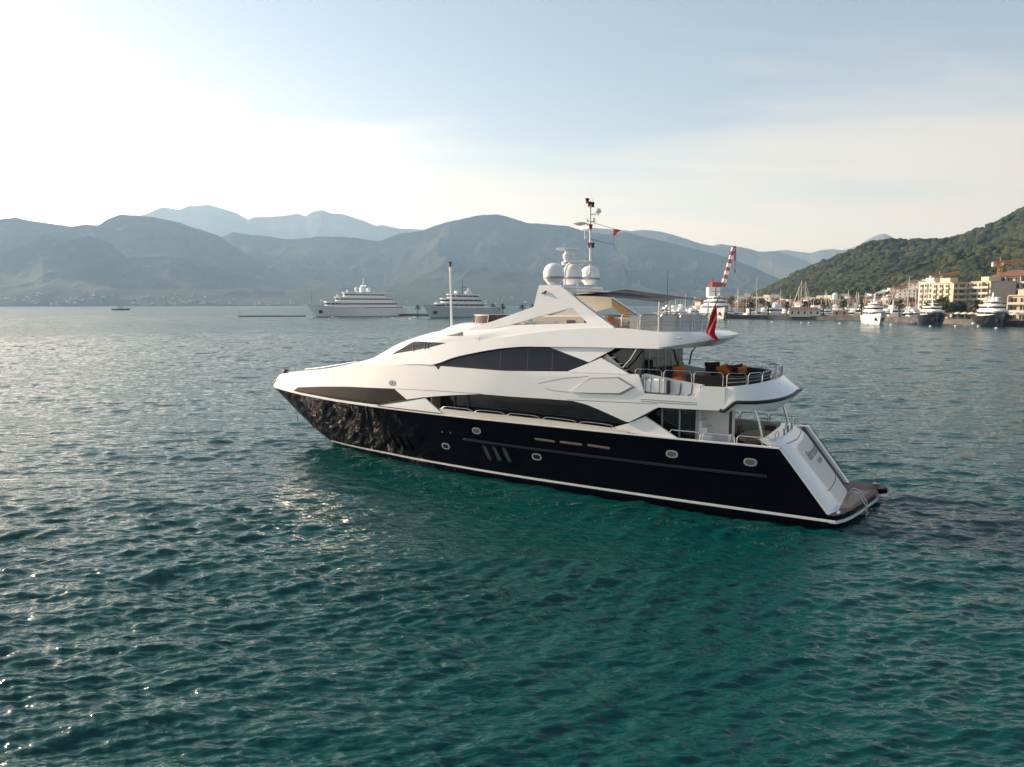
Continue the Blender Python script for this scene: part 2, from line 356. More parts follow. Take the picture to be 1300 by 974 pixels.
hill('wooded_hill', 'green wooded hill rising on the right behind the marina', [(880, 386), (930, 383), (955, 377), (985, 364), (1010, 350), (1040, 338), (1075, 324), (1100, 312), (1115, 308), (1130, 307), (1150, 308), (1200, 306), (1218, 303), (1240, 295), (1262, 287), (1280, 278), (1300, 269), (1360, 245), (1450, 225), (1600, 230)], 1650, 800, 2500, M_green, 0.5, 330, 83, 420, 120, 1.0, 2.0)
hill('front_hill_spur', 'nearer wooded spur above the marina town', [(1040, 386), (1070, 382), (1085, 377), (1110, 366), (1135, 354), (1165, 341), (1200, 329), (1240, 318), (1270, 318), (1300, 308), (1360, 290), (1450, 275), (1600, 280)], 1050, 640, 1300, M_green, 0.4, 200, 97, 300, 90, 1.0, 2.2)
# ================================================================ the motor yacht in the middle of the picture
HEAD = R(149); YO = np.array([15.81, 29.22])
YF = np.array([math.cos(HEAD), math.sin(HEAD)]); YP = np.array([-YF[1], YF[0]])      # forward and port
def T(px, py, v):
    """a point of the photograph on the yacht, v metres to port of its centre line -> (forward, up); v may be a function of (forward, up)"""
    vv = v(15, 5) if callable(v) else v
    for _ in range(12 if callable(v) else 1):
        d = ray(px, py); k = (vv + YO @ YP) / (d[:2] @ YP); w = np.array([0, 0, CAMH]) + k * d
        u, z = float((w[:2] - YO) @ YF), float(w[2])
        if callable(v): vv = 0.5 * vv + 0.5 * v(u, z)
    return u, z
def TL(pts, v): return [T(x, y, v) for x, y in pts]
def YW(u, v, z): p = YO + u * YF + v * YP; return (float(p[0]), float(p[1]), z)
def curve(pts):
    p = sorted(pts); xs = np.array([a[0] for a in p]); ys = np.array([a[1] for a in p])
    h = np.diff(xs); d = np.diff(ys) / h; m = np.zeros(len(xs)); m[0], m[-1] = d[0], d[-1]
    for i in range(1, len(xs) - 1):
        if d[i - 1] * d[i] > 0: w1 = 2 * h[i] + h[i - 1]; w2 = h[i] + 2 * h[i - 1]; m[i] = (w1 + w2) / (w1 / d[i - 1] + w2 / d[i])
    def f(x):
        x = float(np.clip(x, xs[0], xs[-1])); i = int(np.clip(np.searchsorted(xs, x) - 1, 0, len(h) - 1)); t = (x - xs[i]) / h[i]
        return float(ys[i] * (1 + 2 * t) * (1 - t) ** 2 + m[i] * h[i] * t * (1 - t) ** 2 + ys[i + 1] * t * t * (3 - 2 * t) + m[i + 1] * h[i] * t * t * (t - 1))
    return f
def poly(pts):
    p = sorted(pts); xs = [a[0] for a in p]; ys = [a[1] for a in p]
    return lambda x: float(np.interp(x, xs, ys))

M_white = mat('white_gelcoat', (0.80, 0.79, 0.77), 0.28, coat=0.6, var=0.015, vscale=0.8)
M_deckw = mat('white_nonskid', (0.70, 0.69, 0.66), 0.6, bump=0.002, bscale=160)
M_navy = mat('navy_paint', (0.003, 0.0032, 0.0065), 0.055, spec=0.07)
M_anti = mat('black_bottom_paint', (0.006, 0.006, 0.008), 0.5)
M_glass = mat('dark_glass', (0.012, 0.012, 0.013), 0.05, spec=0.6)
M_glass2 = mat('grey_tinted_glass', (0.011, 0.011, 0.013), 0.06, spec=0.4)
M_bowglass = mat('brown_black_glass', (0.008, 0.007, 0.0065), 0.06, spec=0.14)
M_black = mat('black_rubber', (0.008, 0.008, 0.009), 0.45)
M_steel = mat('polished_steel', (0.52, 0.51, 0.50), 0.18, metal=1.0)
M_teak = mat('teak_planks', (0.28, 0.20, 0.135), 0.6, c2=(0.36, 0.27, 0.18), vscale=4)
M_teakdark = mat('wet_teak', (0.15, 0.078, 0.052), 0.7, c2=(0.22, 0.12, 0.085), vscale=5)
M_tan = mat('tan_lining', (0.42, 0.30, 0.19), 0.6, var=0.04)
M_cream = mat('cream_locker', (0.66, 0.60, 0.50), 0.4)
M_seam = mat('dark_seam', (0.10, 0.10, 0.10), 0.6)
M_grey = mat('grey_panel', (0.30, 0.30, 0.29), 0.4)
M_brown = mat('dark_brown_wicker', (0.022, 0.018, 0.016), 0.8, bump=0.004, bscale=60)
M_orange = mat('orange_cloth', (0.62, 0.17, 0.025), 0.85, var=0.1, vscale=12)
M_dkcloth = mat('dark_cloth', (0.022, 0.018, 0.02), 0.9)
M_navycloth = mat('navy_awning_cloth', (0.022, 0.022, 0.035), 0.9, var=0.2, vscale=2.5)
M_red = mat('red_cloth', (0.42, 0.012, 0.02), 0.8)
M_redlamp = mat('red_lamp', (0.28, 0.02, 0.03), 0.4)
M_blue = mat('blue_cloth', (0.012, 0.02, 0.13), 0.8)
M_wind = mat('smoked_acrylic', (0.10, 0.055, 0.045), 0.08)
M_mesh = mat('grey_screen_cloth', (0.50, 0.49, 0.47), 0.8, var=0.05, vscale=6)
M_chrome_letter = mat('chrome_letters', (0.03, 0.03, 0.035), 0.4)

YR = empty('motor_yacht', (*YO, 0), HEAD)
tag(YR, 'large motor yacht with navy black hull and white upperworks lying stern towards the right', 'motor yacht')
def yb(mb, name, m, parent=YR, smooth=35, label=None, weld=0.0):
    o = mb.build(name, m, parent, smooth, weld)
    if mb.two:
        mb.v = [(x, -y, z) for x, y, z in mb.v]; mb.f = [tuple(reversed(q)) for q in mb.f]; mb.build(name, m, parent, smooth, weld)
    if label: o['label'] = label
    return o

# ---- outer half breadths
Bs = curve([(-1, 3.28), (3.7, 3.36), (7, 3.5), (12, 3.58), (18, 3.56), (22, 3.36), (26, 2.92), (29.5, 2.28), (32.5, 1.62), (34.8, 1.05), (36.3, 0.62), (37.1, 0.33), (37.45, 0.14), (37.56, 0.02), (37.7, 0.0)])
Bw = curve([(-1, 3.05), (2, 3.14), (8, 3.22), (14, 3.16), (18, 2.98), (22, 2.5), (25.5, 1.85), (28.5, 1.12), (30.5, 0.55), (31.6, 0.18), (32, 0.03), (33, 0.0)])
STEM = curve([(-1.2, 30.2), (-0.03, 31.95), (0.43, 33.0), (1.29, 34.5), (2.37, 36.1), (3.1, 37.15), (3.42, 37.56), (3.9, 37.6)])
SHEER = curve([(-1, 3.2), (4, 3.2), (18, 3.22), (25, 3.22), (30, 3.2), (34, 3.27), (37.6, 3.42), (38, 3.43)])
def tran(z): return 1.85 + (z - 0.65) / (3.2 - 0.65) * (3.76 - 1.85)           # raked stern edge of the hull
def vs(u, z):                                                                    # white topsides
    a = Bs(u + 0.6 * max(0.0, z - 3.45)) - 0.05 * max(0, z - 3.2)
    if z > 5.75: a -= 0.22 * (z - 5.75)
    return max(a, 0.0)
def hull_v(u, z):
    """half breadth of the navy hull"""
    zs = SHEER(u); ub = STEM(z); t = (z - 0.0) / max(zs, .1)
    s = u / ub
    sh = Bs(s * 37.56); wl = Bw(s * 31.98)
    k = np.clip(t, -0.5, 1.0)
    if k < 0: return max(wl * (1 + 0.75 * k), 0)
    return wl + (sh - wl) * (0.35 * k + 0.65 * k ** 1.7)

# ---- hull
def hull_rows(levels, off=0.0, u0=None, n=110):
    secs = []
    for lv in levels:
        row = []
        for i in range(n + 1):
            s = i / n; s = 1 - (1 - s) ** 1.35
            # lv < 1.5: an absolute height; otherwise a share between 1.5 m and the sheer
            zg = lv if lv <= 1.5 else None
            z = zg if zg is not None else 1.5 + (lv - 1.5) / 1.7 * (SHEER(s * 37) - 1.5)
            ua = tran(z) if z > 0.62 else 1.85
            if u0 is not None: ua = u0
            u = ua + (STEM(z) - ua) * s
            row.append((u, hull_v(u, z) + off, z))
        secs.append(row)
    return secs
hb = MB()
hrows = hull_rows([-0.9, -0.5, -0.2, 0.1, 0.3, 0.5, 0.7, 0.95, 1.2, 1.5, 1.8, 2.15, 2.5, 2.85, 3.2])
hb.loft(hrows); hb.mirror()
# closing stern face of the hull shell (behind the white transom) and bottom
hb.loft([[(r[0][0] + 0.03, r[0][1] - 0.02, r[0][2]) for r in hrows], [(r[0][0] + 0.03, -r[0][1] + 0.02, r[0][2]) for r in hrows]])
yb(hb, 'hull', M_navy, weld=0.004)
HULL = [o for o in kids(YR) if o.name.startswith('hull')][0]
def ZS(u): return float(np.interp(u, [0, 20, 26, 30, 32.4], [0.42, 0.42, 0.34, 0.2, 0.12]))
sb = MB(); secs = []
for dz, off in ((-0.055, 0.0), (-0.05, 0.016), (0.05, 0.016), (0.055, 0.0)):
    secs.append([(u, hull_v(u, ZS(u) + dz) + off, ZS(u) + dz) for u in np.linspace(1.6, 32.2, 90)])
sb.loft(secs); sb.pair(); yb(sb, 'boot_stripe', M_white, HULL)
# white line along the sheer (cap of the dark hull)
sb = MB(); secs = []
us = list(np.linspace(3.76, 30, 60)) + list(np.linspace(30, 37.55, 50))[1:]
for dz, off in ((-0.035, -0.03), (-0.03, 0.022), (0.03, 0.022), (0.035, -0.05)):
    secs.append([(u, max(hull_v(u, SHEER(u)) + off, 0), SHEER(u) + dz) for u in us])
sb.loft(secs); sb.pair(); yb(sb, 'sheer_moulding', M_white, HULL)
M_rim = mat('bright_rim', (0.5, 0.48, 0.45), 0.3); M_rail = mat('navy_rail', (0.022, 0.022, 0.03), 0.3)  # chrome shine of the rim and highlight of the rail painted as paler colours
M_void = mat('unlit_opening', (0.001, 0.001, 0.001), 0.9, spec=0.0); M_slotglass = mat('grey_green_glass', (0.07, 0.09, 0.085), 0.15)
M_slot = mat('bronze_slot', (0.20, 0.15, 0.11), .4)
# raised rubbing rail
def hull_strip(px, dz, off, name, m, v0=3.4, nn=40):
    a = [T(x, y, hull_v) for x, y in px]; f = poly(a); u0, u1 = min(p[0] for p in a), max(p[0] for p in a)
    b = MB(); ss = []
    for d, o in ((-dz, 0.0), (-dz * .7, off), (dz * .7, off), (dz, 0.0)):
        ss.append([(u, hull_v(u, f(u) + d) + o, f(u) + d) for u in np.linspace(u0, u1, nn)])
    b.loft(ss)
    b.add([s_[0] for s_ in ss], [(0, 1, 2, 3)]); b.add([s_[-1] for s_ in ss], [(3, 2, 1, 0)]); b.pair()
    return yb(b, name, m, HULL)
hull_strip([(589, 557.5), (672, 569.5), (760, 580.5), (860, 592.5), (973, 605)], 0.06, 0.05, 'rub_rail', M_rail)
hull_strip([(588, 557.2), (592, 557.9)], 0.05, 0.06, 'rail_end_cap', M_steel, nn=3)
for a, b in (((679, 557.3), (704, 560.8)), ((711, 561.2), (739, 564.9)), ((746, 565.2), (774, 569.4))):
    hull_strip([a, b], 0.055, 0.02, 'fairlead_slot', M_slot, nn=8)
# oval portholes and slanted slot windows, both sides
def hull_plate(c_px, shape, off, m, name, parent=HULL, side=1):
    """flat shape (list of du, dz) laid on the hull around the photographed centre"""
    uc, zc_ = T(*c_px, hull_v); b = MB()
    outer = [(uc + du, (hull_v(uc + du, zc_ + dz) + off) * side, zc_ + dz) for du, dz in shape]
    inner = [(uc + du, (hull_v(uc + du, zc_ + dz) - 0.01) * side, zc_ + dz) for du, dz in shape]
    n = len(shape)
    b.add(outer, [tuple(range(n))]); b.loft([outer, inner], closed=True)
    return yb(b, name, m, parent)
def oval(a, b, n=20): return [(a * math.copysign(abs(math.cos(t)) ** .75, math.cos(t)), b * math.copysign(abs(math.sin(t)) ** .85, math.sin(t))) for t in (2 * math.pi * i / n for i in range(n))]
M_port = mat('porthole_glass', (0.16, 0.15, 0.12), 0.1)
for side in (1, -1):
    for c in ((605, 547), (566, 566.5), (681.5, 580), (853, 576.5), (952.5, 586.8), (445, 546.5), (474.5, 550.5)):
        small = c[0] < 500; sc = 0.5 if small else 1.0
        f = hull_plate(c, oval(0.27 * sc, 0.17 * sc), 0.022, M_navy if small else M_rim, 'porthole', side=side)
        hull_plate(c, oval(0.205 * sc, 0.115 * sc), 0.028, M_glass if (small or c[0] in (566, 681.5)) else M_port, 'porthole_glass', f, side)
    for c in ((501.5, 560), (511, 561.5), (521, 563.2), (618.5, 574.5), (631, 576), (643.5, 577.5)):
        fwd = c[0] < 560; d = 0.16; h = 0.37
        sh = [(d + 0.10, h), (d + 0.13, h - .07), (-d + 0.12, -h + .02), (-d + .02, -h - .03), (-d - 0.12, -h + 0.06), (d - 0.10, h - 0.04)]
        f = hull_plate(c, [(x * 1.0, z * 1.05) for x, z in sh], 0.012, M_void if fwd else M_black, 'slot_window', side=side)
        hull_plate(c, [(x * .62, z * .8) for x, z in sh], 0.018, M_void if fwd else M_slotglass, 'slot_glass', f, side)
    for c in ((562, 548.3), (572.3, 549.6)):
        hull_plate(c, oval(0.06, 0.06, 10), 0.04, M_steel, 'hull_light', side=side)
hull_plate((388, 512), oval(0.16, 0.22, 14), 0.02, M_black, 'anchor_pocket')

# ---- white sides: strips between a lower and an upper line, following the plan curve, with thickness
def panel(bot, top, v, name, m, parent=YR, n=60, rows=5, off=0.0, th=0.07, both=True, u0=None, u1=None, closed=True, xs=None):
    """bot/top: traced lines [(u,z)]; v(u,z): half breadth"""
    fb = bot if callable(bot) else poly(bot); ft = top if callable(top) else poly(top)
    if u0 is None: u0 = max(min(p[0] for p in bot), min(p[0] for p in top)) if not (callable(bot) or callable(top)) else u0
    if u1 is None: u1 = min(max(p[0] for p in bot), max(p[0] for p in top)) if not (callable(bot) or callable(top)) else u1
    us = set(np.linspace(u0, u1, n).tolist())
    for l in (bot, top):
        if not callable(l): us |= {p[0] for p in l if u0 < p[0] < u1}
    us = sorted(us); b = MB()
    O = [[(u, v(u, z) + off, z) for z in (fb(u) + (max(ft(u), fb(u)) - fb(u)) * k / rows for k in range(rows + 1))] for u in us]
    I = [[(p[0], max(p[1] - th, 0.0), p[2]) for p in q] for q in O]
    b.loft(O); b.loft(I)
    b.loft([[q[-1] for q in O], [q[-1] for q in I]]); b.loft([[q[0] for q in O], [q[0] for q in I]])
    b.loft([O[0], I[0]]); b.loft([O[-1], I[-1]])
    if both:
        if name == 'topsides': b.mirror()
        else: b.pair()
    return yb(b, name, m, parent, 28, weld=0.0008)
NOSE = 37.5
knuck = curve(TL([(354, 477), (362, 474.8), (372, 473), (387, 471.8), (402, 470.6), (439, 467.8), (480, 465.8), (541, 462.6)], vs) + [(37.62, 3.62), (20.8, 5.76)])
knuck_l = [(u, knuck(u)) for u in np.linspace(21.0, 37.62, 60)]
sheer_l = [(u, SHEER(u) + 0.028) for u in np.linspace(25.6, 37.62, 50)]
low_edge = TL([(480, 514.6), (516, 509), (539.5, 504.6), (553, 503.2), (580, 501.5), (610, 500.3), (651, 503.8), (690, 506.2), (727, 509), (745, 513.8), (760, 520), (780, 529), (797, 536.6), (812, 529.5), (835, 517.2), (870, 519.5), (900, 520.8), (930, 521.6)], vs)
sill = TL([(541, 463), (556.4, 470.3), (640, 471), (722.8, 471.8), (760, 473.5), (797.9, 475), (813.5, 475.4), (815, 499.3), (850, 502), (886.5, 504.2), (888, 490.3), (923, 492)], vs)
sill_rec = TL([(811, 475.2), (813.5, 475.6), (855, 484), (888, 490.2), (891, 490.4)], vs)
# forward topsides
sheer_l2 = sorted(sheer_l + [(p[0], p[1]) for p in low_edge if p[0] >= 21.2 and p[0] < 25.6])
up_u0 = T(541, 463, vs)[0]
allbot = poly(sorted([p for p in low_edge if p[0] < 25.5] + sheer_l))
alltop = poly(sorted([p for p in sill if p[0] < up_u0 - .05] + knuck_l))
uaft = T(923, 492, vs)[0]
SUP = panel(allbot, alltop, vs, 'topsides', M_white, u0=6.02, u1=37.6, n=190, rows=9, th=0.10)
# forward black window, its pane joints, and the slit behind it
panel(TL([(373, 496.3), (380, 498.2), (428, 507.2), (479.7, 514.0), (516, 507.2)], vs), TL([(373, 495.8), (378, 491.8), (408, 490.8), (443, 491), (500.2, 493.5), (516, 507)], vs), vs, 'bow_window', M_bowglass, off=0.012, th=0.03, n=70)
panel(TL([(480, 514.9), (516, 509.4), (539, 505.3)], vs), TL([(480, 514.1), (516, 507.2), (539, 504.2)], vs), vs, 'shadow_gap', M_black, off=0.008, th=0.03, n=16, rows=1)
# wedge below the slit, ahead of the side deck
panel([T(480, 515, vs), T(520, 520, vs), T(560, 524.6, vs)], TL([(480, 515), (516, 509.6), (539.5, 505.6), (559.8, 524.2)], vs), vs, 'bulwark_wedge', M_white, off=-0.004, th=0.12, n=30)
# thin joint line along the topsides
for l in ([(500, 493.5), (557, 496.5), (610, 500)], [(720, 507.6), (835, 513.0)]):
    a = TL(l, vs); f = poly(a)
    panel([(p[0], p[1] - .011) for p in a], [(p[0], p[1] + .011) for p in a], vs, 'joint_and_shade_line', M_seam, off=0.004, th=0.02, n=30, rows=1)
# lower fin
panel(TL([(777, 546.6), (797, 549), (830, 553.5), (861, 557.6)], 3.45), TL([(777, 543.2), (797.5, 537.6), (819, 529), (838, 541.5), (861, 557)], 3.45), lambda u, z: 3.47 - 0.05 * max(0, z - 3.2), 'lower_fin', M_white, n=30, th=0.12)
panel(TL([(797.3, 538.2), (819, 529.5), (834, 518.6)], 3.44), TL([(797.3, 536.9), (819, 526.5), (834, 517)], 3.44), lambda u, z: 3.40, 'shadow_gap', M_black, n=10, rows=1, th=0.05)
# low bulwark along the side deck with its rail
cap = poly(TL([(560.5, 519.3), (640, 527), (700, 533.6), (760, 540.9), (797, 546)], 3.45))
panel(lambda u: 3.23, lambda u: max(cap(u), 3.24), lambda u, z: hull_v(u, 3.2) - 0.08, 'side_bulwark', M_cream, u0=10.3, u1=20.9, n=40, rows=1, th=0.06)
for a, b in ((20.8, 18.7), (18.6, 16.75), (16.65, 14.75), (14.65, 12.8), (12.7, 10.9)):
    pp = []
    for k in range(13):
        u = a + (b - a) * k / 12; e = min(k, 12 - k); pp.append((u, hull_v(u, 3.2) - 0.1, cap(u) + (0.0, 0.10, 0.13)[min(e, 2)]))
    yb(MB().tube(pp, 0.016, 6).pair(), 'side_deck_rail', M_steel)

# ---- upper deck house
def vh(u, z): return vs(u, z) - 0.02
wtop = TL([(541, 462.8), (546, 463.0), (580, 453), (618, 445.2), (640, 442), (667, 440), (698, 440.3), (720, 440.4), (760, 441), (800, 442), (841, 443)], vs)
panel(TL([(546.4, 464), (556.4, 469.4), (640, 470), (722, 470.6), (747, 460.2)], vs), TL([(546.4, 463.2), (580, 453), (618, 445.2), (640, 442), (667, 440), (698, 440.5), (747, 459.4)], vs), vh, 'upper_deck_window', M_glass2, th=0.05, n=60, off=-0.03)
for x in (634, 668.5, 700):
    a = T(x, 470, vs); yt = np.interp(x, [618, 667, 698, 702], [445, 440, 440.5, 442]); b = T(x + 1.5, yt + 1, vs)
    j = MB(); j.tube([(a[0], vs(*a) - 0.045, a[1]), (b[0], vs(*b) - 0.045, b[1])], 0.008, 6); j.pair(); yb(j, 'window_joint', M_seam)
# upper fin, lower pyramid and the black gap between
panel(TL([(698, 441), (747.5, 460), (779.9, 443)], vs), TL([(698, 440), (740, 440.6), (779.9, 441.6)], vs), lambda u, z: vs(u, z) + 0.0, 'upper_fin', M_white, n=30, th=0.1)
panel(TL([(721.7, 472.2), (760, 474), (798, 475.4)], vs), TL([(721.7, 471.1), (748, 461), (763.2, 454.5), (780, 464), (797.9, 474.4)], vs), lambda u, z: vs(u, z) + 0.01, 'side_pyramid', M_white, n=30, th=0.12)
panel(TL([(740, 464.3), (763.2, 454.6), (768, 451.2)], vs), TL([(740, 461.5), (763.2, 452.2), (768, 449.6)], vs), lambda u, z: vs(u, z) - 0.07, 'shadow_gap', M_black, n=10, rows=1, th=0.05)

# ---- flybridge band and the rounded forward coachroof
def vb(u, z): return vs(u, z) + 0.10 * float(np.clip((24.5 - u) / 4.5, 0, 1))
crease_px = [(486, 455.5), (500, 451.2), (530, 446.2), (555, 441.2), (573, 436.4), (606, 432), (640, 428), (695, 420.5), (742, 417), (778, 416.4), (842, 421.8)]
crease_l = TL(crease_px, vb)
bandtop = curve([p for p in crease_l])
wtopf = curve(wtop + [(8.0, 7.06)])
def edge_low(u): return knuck(u) if u > 21.9 else wtopf(u)
crz = crease_l[0]                                                     # forward end of the crease melts into the bulwark line
def crease(u):
    if u <= crz[0]: return bandtop(u)
    k = float(np.clip((u - crz[0]) / 5.0, 0, 1)); k = k * k * (3 - 2 * k)
    base = bandtop(crz[0]) + (u - crz[0]) * -0.17
    return max(knuck(u) + 0.02, base * (1 - k) + (knuck(u) + 0.02) * k)
centre = curve(TL([(402, 470.5), (440, 463.5), (470, 456.5), (492, 451)], 0.6) + TL([(525, 431.6), (540, 425.7), (556, 421.0), (573, 417), (595.5, 409.3)], 0.5) + [(36.6, 4.27), (37.7, 3.75), (20.2, 8.03), (18.3, 8.06)])
def nexp(u): k = float(np.clip((22.3 - u) / 3.7, 0, 1)); return 2.6 + 0.3 * k
def roof_v(u, z):
    c = crease(u); t = (z - c) / max(centre(u) - c, .02)
    return vb(u, c) * 0.985 * max(0.0, 1 - float(np.clip(t, 0, 1)) ** nexp(u)) ** (1 / nexp(u))
def coach_sec(u):
    lo, cr, ce = edge_low(u), crease(u), max(centre(u), crease(u) + 0.05)
    row = [(u, vb(u, lo) - 0.14, lo - 0.03), (u, vb(u, lo), lo), (u, vb(u, lo + (cr - lo) * .5), lo + (cr - lo) * .5), (u, vb(u, cr) + .005, cr)]
    v0 = vb(u, cr) * 0.985
    for i in range(1, 19):
        th = math.pi / 2 * i / 18
        row.append((u, v0 * max(math.cos(th), 0) ** (2 / nexp(u)), cr + (ce - cr) * math.sin(th) ** (2 / nexp(u))))
    return row
cb = MB(); us = list(np.linspace(18.6, 36.2, 120)) + list(np.linspace(36.2, 37.56, 20))[1:]
secs = [coach_sec(u) for u in us]
cb.loft(secs); e = secs[0]; cb.mirror()
cb.add(e + [(18.6, 0, 7.2)], [tuple(range(1, len(e))) + (len(e),)]); cb.add([(x, -y, z) for x, y, z in e] + [(18.6, 0, 7.2)], [tuple(range(len(e), 0, -1))])
COACH = yb(cb, 'coachroof', M_white, smooth=30, weld=0.002)
# wheelhouse side windows
whs = lambda u, z: roof_v(u, z)
def rv(px): return [T(x, y, roof_v) for x, y in px]
panel(rv([(498.5, 450.3), (525, 446.0), (552, 441.3), (572.5, 436.2)]), rv([(498.5, 449.6), (513, 440.5), (525, 434.0), (532, 433.6), (552, 434.6), (572.5, 435.8)]), whs, 'wheelhouse_window', M_glass, off=0.02, th=0.05, n=50, rows=8)
for x, y0, y1 in ((526, 446, 434), (540, 443.5, 434.2), (544, 443, 434.4)):
    a = T(x, y0, roof_v); b = T(x, y1, roof_v); j = MB()
    j.tube([(a[0], roof_v(*a) + .03, a[1]), ((a[0] + b[0]) / 2, roof_v((a[0] + b[0]) / 2, (a[1] + b[1]) / 2) + .03, (a[1] + b[1]) / 2), (b[0], roof_v(*b) + .03, b[1])], 0.03, 6); j.pair(); yb(j, 'window_mullion', M_seam)
# front windscreen panes laid on the coachroof
for v0, v1 in ((-1.45, -0.5), (-0.45, 0.45), (0.5, 1.45)):
    g = []
    for k in range(9):
        row = []
        for i in range(7):
            v = v0 + (v1 - v0) * i / 6
            u = 27.0 - 2.1 * k / 8 - 0.10 * v * v
            c, ce = crease(u), max(centre(u), crease(u) + .05); t = abs(v) / max(vb(u, c) * .985, .1)
            row.append((u + .012, v, c + (ce - c) * max(1 - t ** nexp(u), 0) ** (1 / nexp(u)) + 0.018))
        g.append(row)
    yb(MB().loft(g), 'windscreen', M_glass)
# small side vent in the roof
panel(rv([(567.2, 426.6), (580, 426.2), (587, 426.2)]), rv([(567.2, 426.2), (580, 423.4), (587, 421.4), (589.5, 424)]), whs, 'roof_vent', M_black, off=0.015, th=0.03, n=14, rows=2)
# raised emblem plate on the topsides
a = T(498, 486.2, vs); b = MB()
pl = [(a[0] + x, vs(a[0] + x, a[1] + z) + .02, a[1] + z) for x, z in oval(0.27, 0.15, 16)]; pi_ = [(x, y - .04, z) for x, y, z in pl]
b.add(pl, [tuple(range(16))]); b.loft([pl, pi_], closed=True); b.pair(); em = yb(b, 'emblem_plate', M_grey)
b = MB()
for dx in (-0.13, 0.0, 0.13): b.box((a[0] + dx, vs(a[0], a[1]) + .028, a[1]), (0.05, 0.02, 0.17))
b.pair(); yb(b, 'emblem_bar', M_white, em)

# ---- flybridge: coaming, radar arch with its triangular opening, deck, aft overhang
def va(u, z):                                                                      # inward lean above the crease
    c = bandtop(float(np.clip(u, 9, 20.2))); return vb(min(max(u, 9), 20.2), c) * .985 - 0.48 * min(max(z - c, 0), .5) - 0.25 * max(0.0, z - c - .5)
def vco(u, z):                                                                     # the coaming runs flush into the coachroof
    k = float(np.clip((u - 16.4) / 2.2, 0, 1)); k = k * k * (3 - 2 * k); return va(u, z) * (1 - k) + (roof_v(18.6, z - bandtop(u) + bandtop(18.6)) + .004) * k
cl2 = [(u, bandtop(u)) for u in np.linspace(8.9, 20.6, 40)]
arch_base = TL([(606, 430.5), (640, 427.5), (695, 420.2), (742, 416.8), (779, 416.2)], va)
hole_low = TL([(606, 424), (630, 416.5), (647, 413.0), (700, 411.5), (745.4, 410.2), (779, 415.2)], va)
crf = poly([(p[0], bandtop(p[0]) - 0.01) for p in cl2])
u_h0, u_h1 = T(647, 413, va)[0], T(745.4, 410.3, va)[0]
u_f, u_a = T(600, 417, va)[0], T(779, 415.8, va)[0]
coam_top = poly(TL([(590, 424.5), (600, 420.5), (630, 415.8), (647, 413.0), (700, 411.6), (745.4, 410.3), (765, 410.6), (779, 415.6)], va))
panel(crf, lambda u: max(coam_top(u), crf(u) + .01), vco, 'flybridge_coaming', M_white, u0=u_a, u1=18.66, n=60, th=0.16, rows=4)
band_l = poly([(p[0], p[1]) for p in wtop] + [(8.0, wtop[-1][1])])
panel(lambda u: wtopf(u), lambda u: bandtop(u), vb, 'flybridge_band', M_white, u0=8.86, u1=18.62, n=60, th=0.14, rows=4)
outer = poly(TL([(590, 421.5), (600, 416), (618, 410.6), (648, 400.0), (677.6, 389.6), (683.8, 362.0), (710.5, 362.0), (737, 384.0), (760, 401.5), (779, 415.4)], va))
inner_f = poly(TL([(600, 420), (647, 413.0), (690, 400.3), (727, 390.6)], va)); u_in = T(727, 390.5, va)[0]
inner_a = poly(TL([(727, 390.6), (745.4, 410.3)], va))
def arch_low(u):
    if u > u_h0: return coam_top(u) - .02
    if u > u_in: return inner_f(u)
    if u > u_h1: return inner_a(u)
    return coam_top(u) - .02
ARCH = panel(arch_low, lambda u: max(outer(u), arch_low(u) + .01), va, 'radar_arch', M_white, u0=u_a + .02, u1=19.9, n=150, rows=6, th=0.30)
# tan lining on the inner faces of the arch
lin = panel(lambda u: arch_low(u) + .03, lambda u: max(min(outer(u) - .05, 9.55), arch_low(u) + .04), lambda u, z: va(u, z) - 0.335, 'arch_lining', M_tan, u0=u_a + .25, u1=u_in, n=50, rows=4, th=0.02)
tz = T(700, 362, va)[1]; tu0, tu1 = T(710.5, 362, va)[0], T(683.8, 362, va)[0]; tv = va(14.8, tz)
ht = MB(); ht.box(((tu0 + tu1) / 2 - .15, 0, tz - 0.10), (tu1 - tu0 + 0.3, tv * 2 - .1, 0.16), bev=.05); ht.box((tu0 - 0.75, 0, tz - 0.32), (1.2, tv * 2 - 0.7, 0.10), bev=.04)
HT = yb(ht, 'arch_platform', M_white)
# vent fitting on arch flank
a = T(692.5, 371.3, va); b = MB().tube([(a[0] - .05, va(*a) + .02, a[1] + .05), (a[0], va(*a) + .10, a[1]), (a[0] + .18, va(*a) + .02, a[1] - .03)], .045, 8); yb(b, 'horn', M_black, ARCH)

def rounded_ring(u_fwd, u_aft, hv, n=40, ex=2.6):
    """plan points from the port side round the stern to starboard"""
    out = []
    for i in range(n + 1):
        t = math.pi * i / n
        c, s_ = math.cos(t), math.sin(t)
        out.append((u_fwd - (u_fwd - u_aft) * abs(s_) ** (2 / ex), hv * math.copysign(abs(c) ** (2 / ex), c)))
    return out
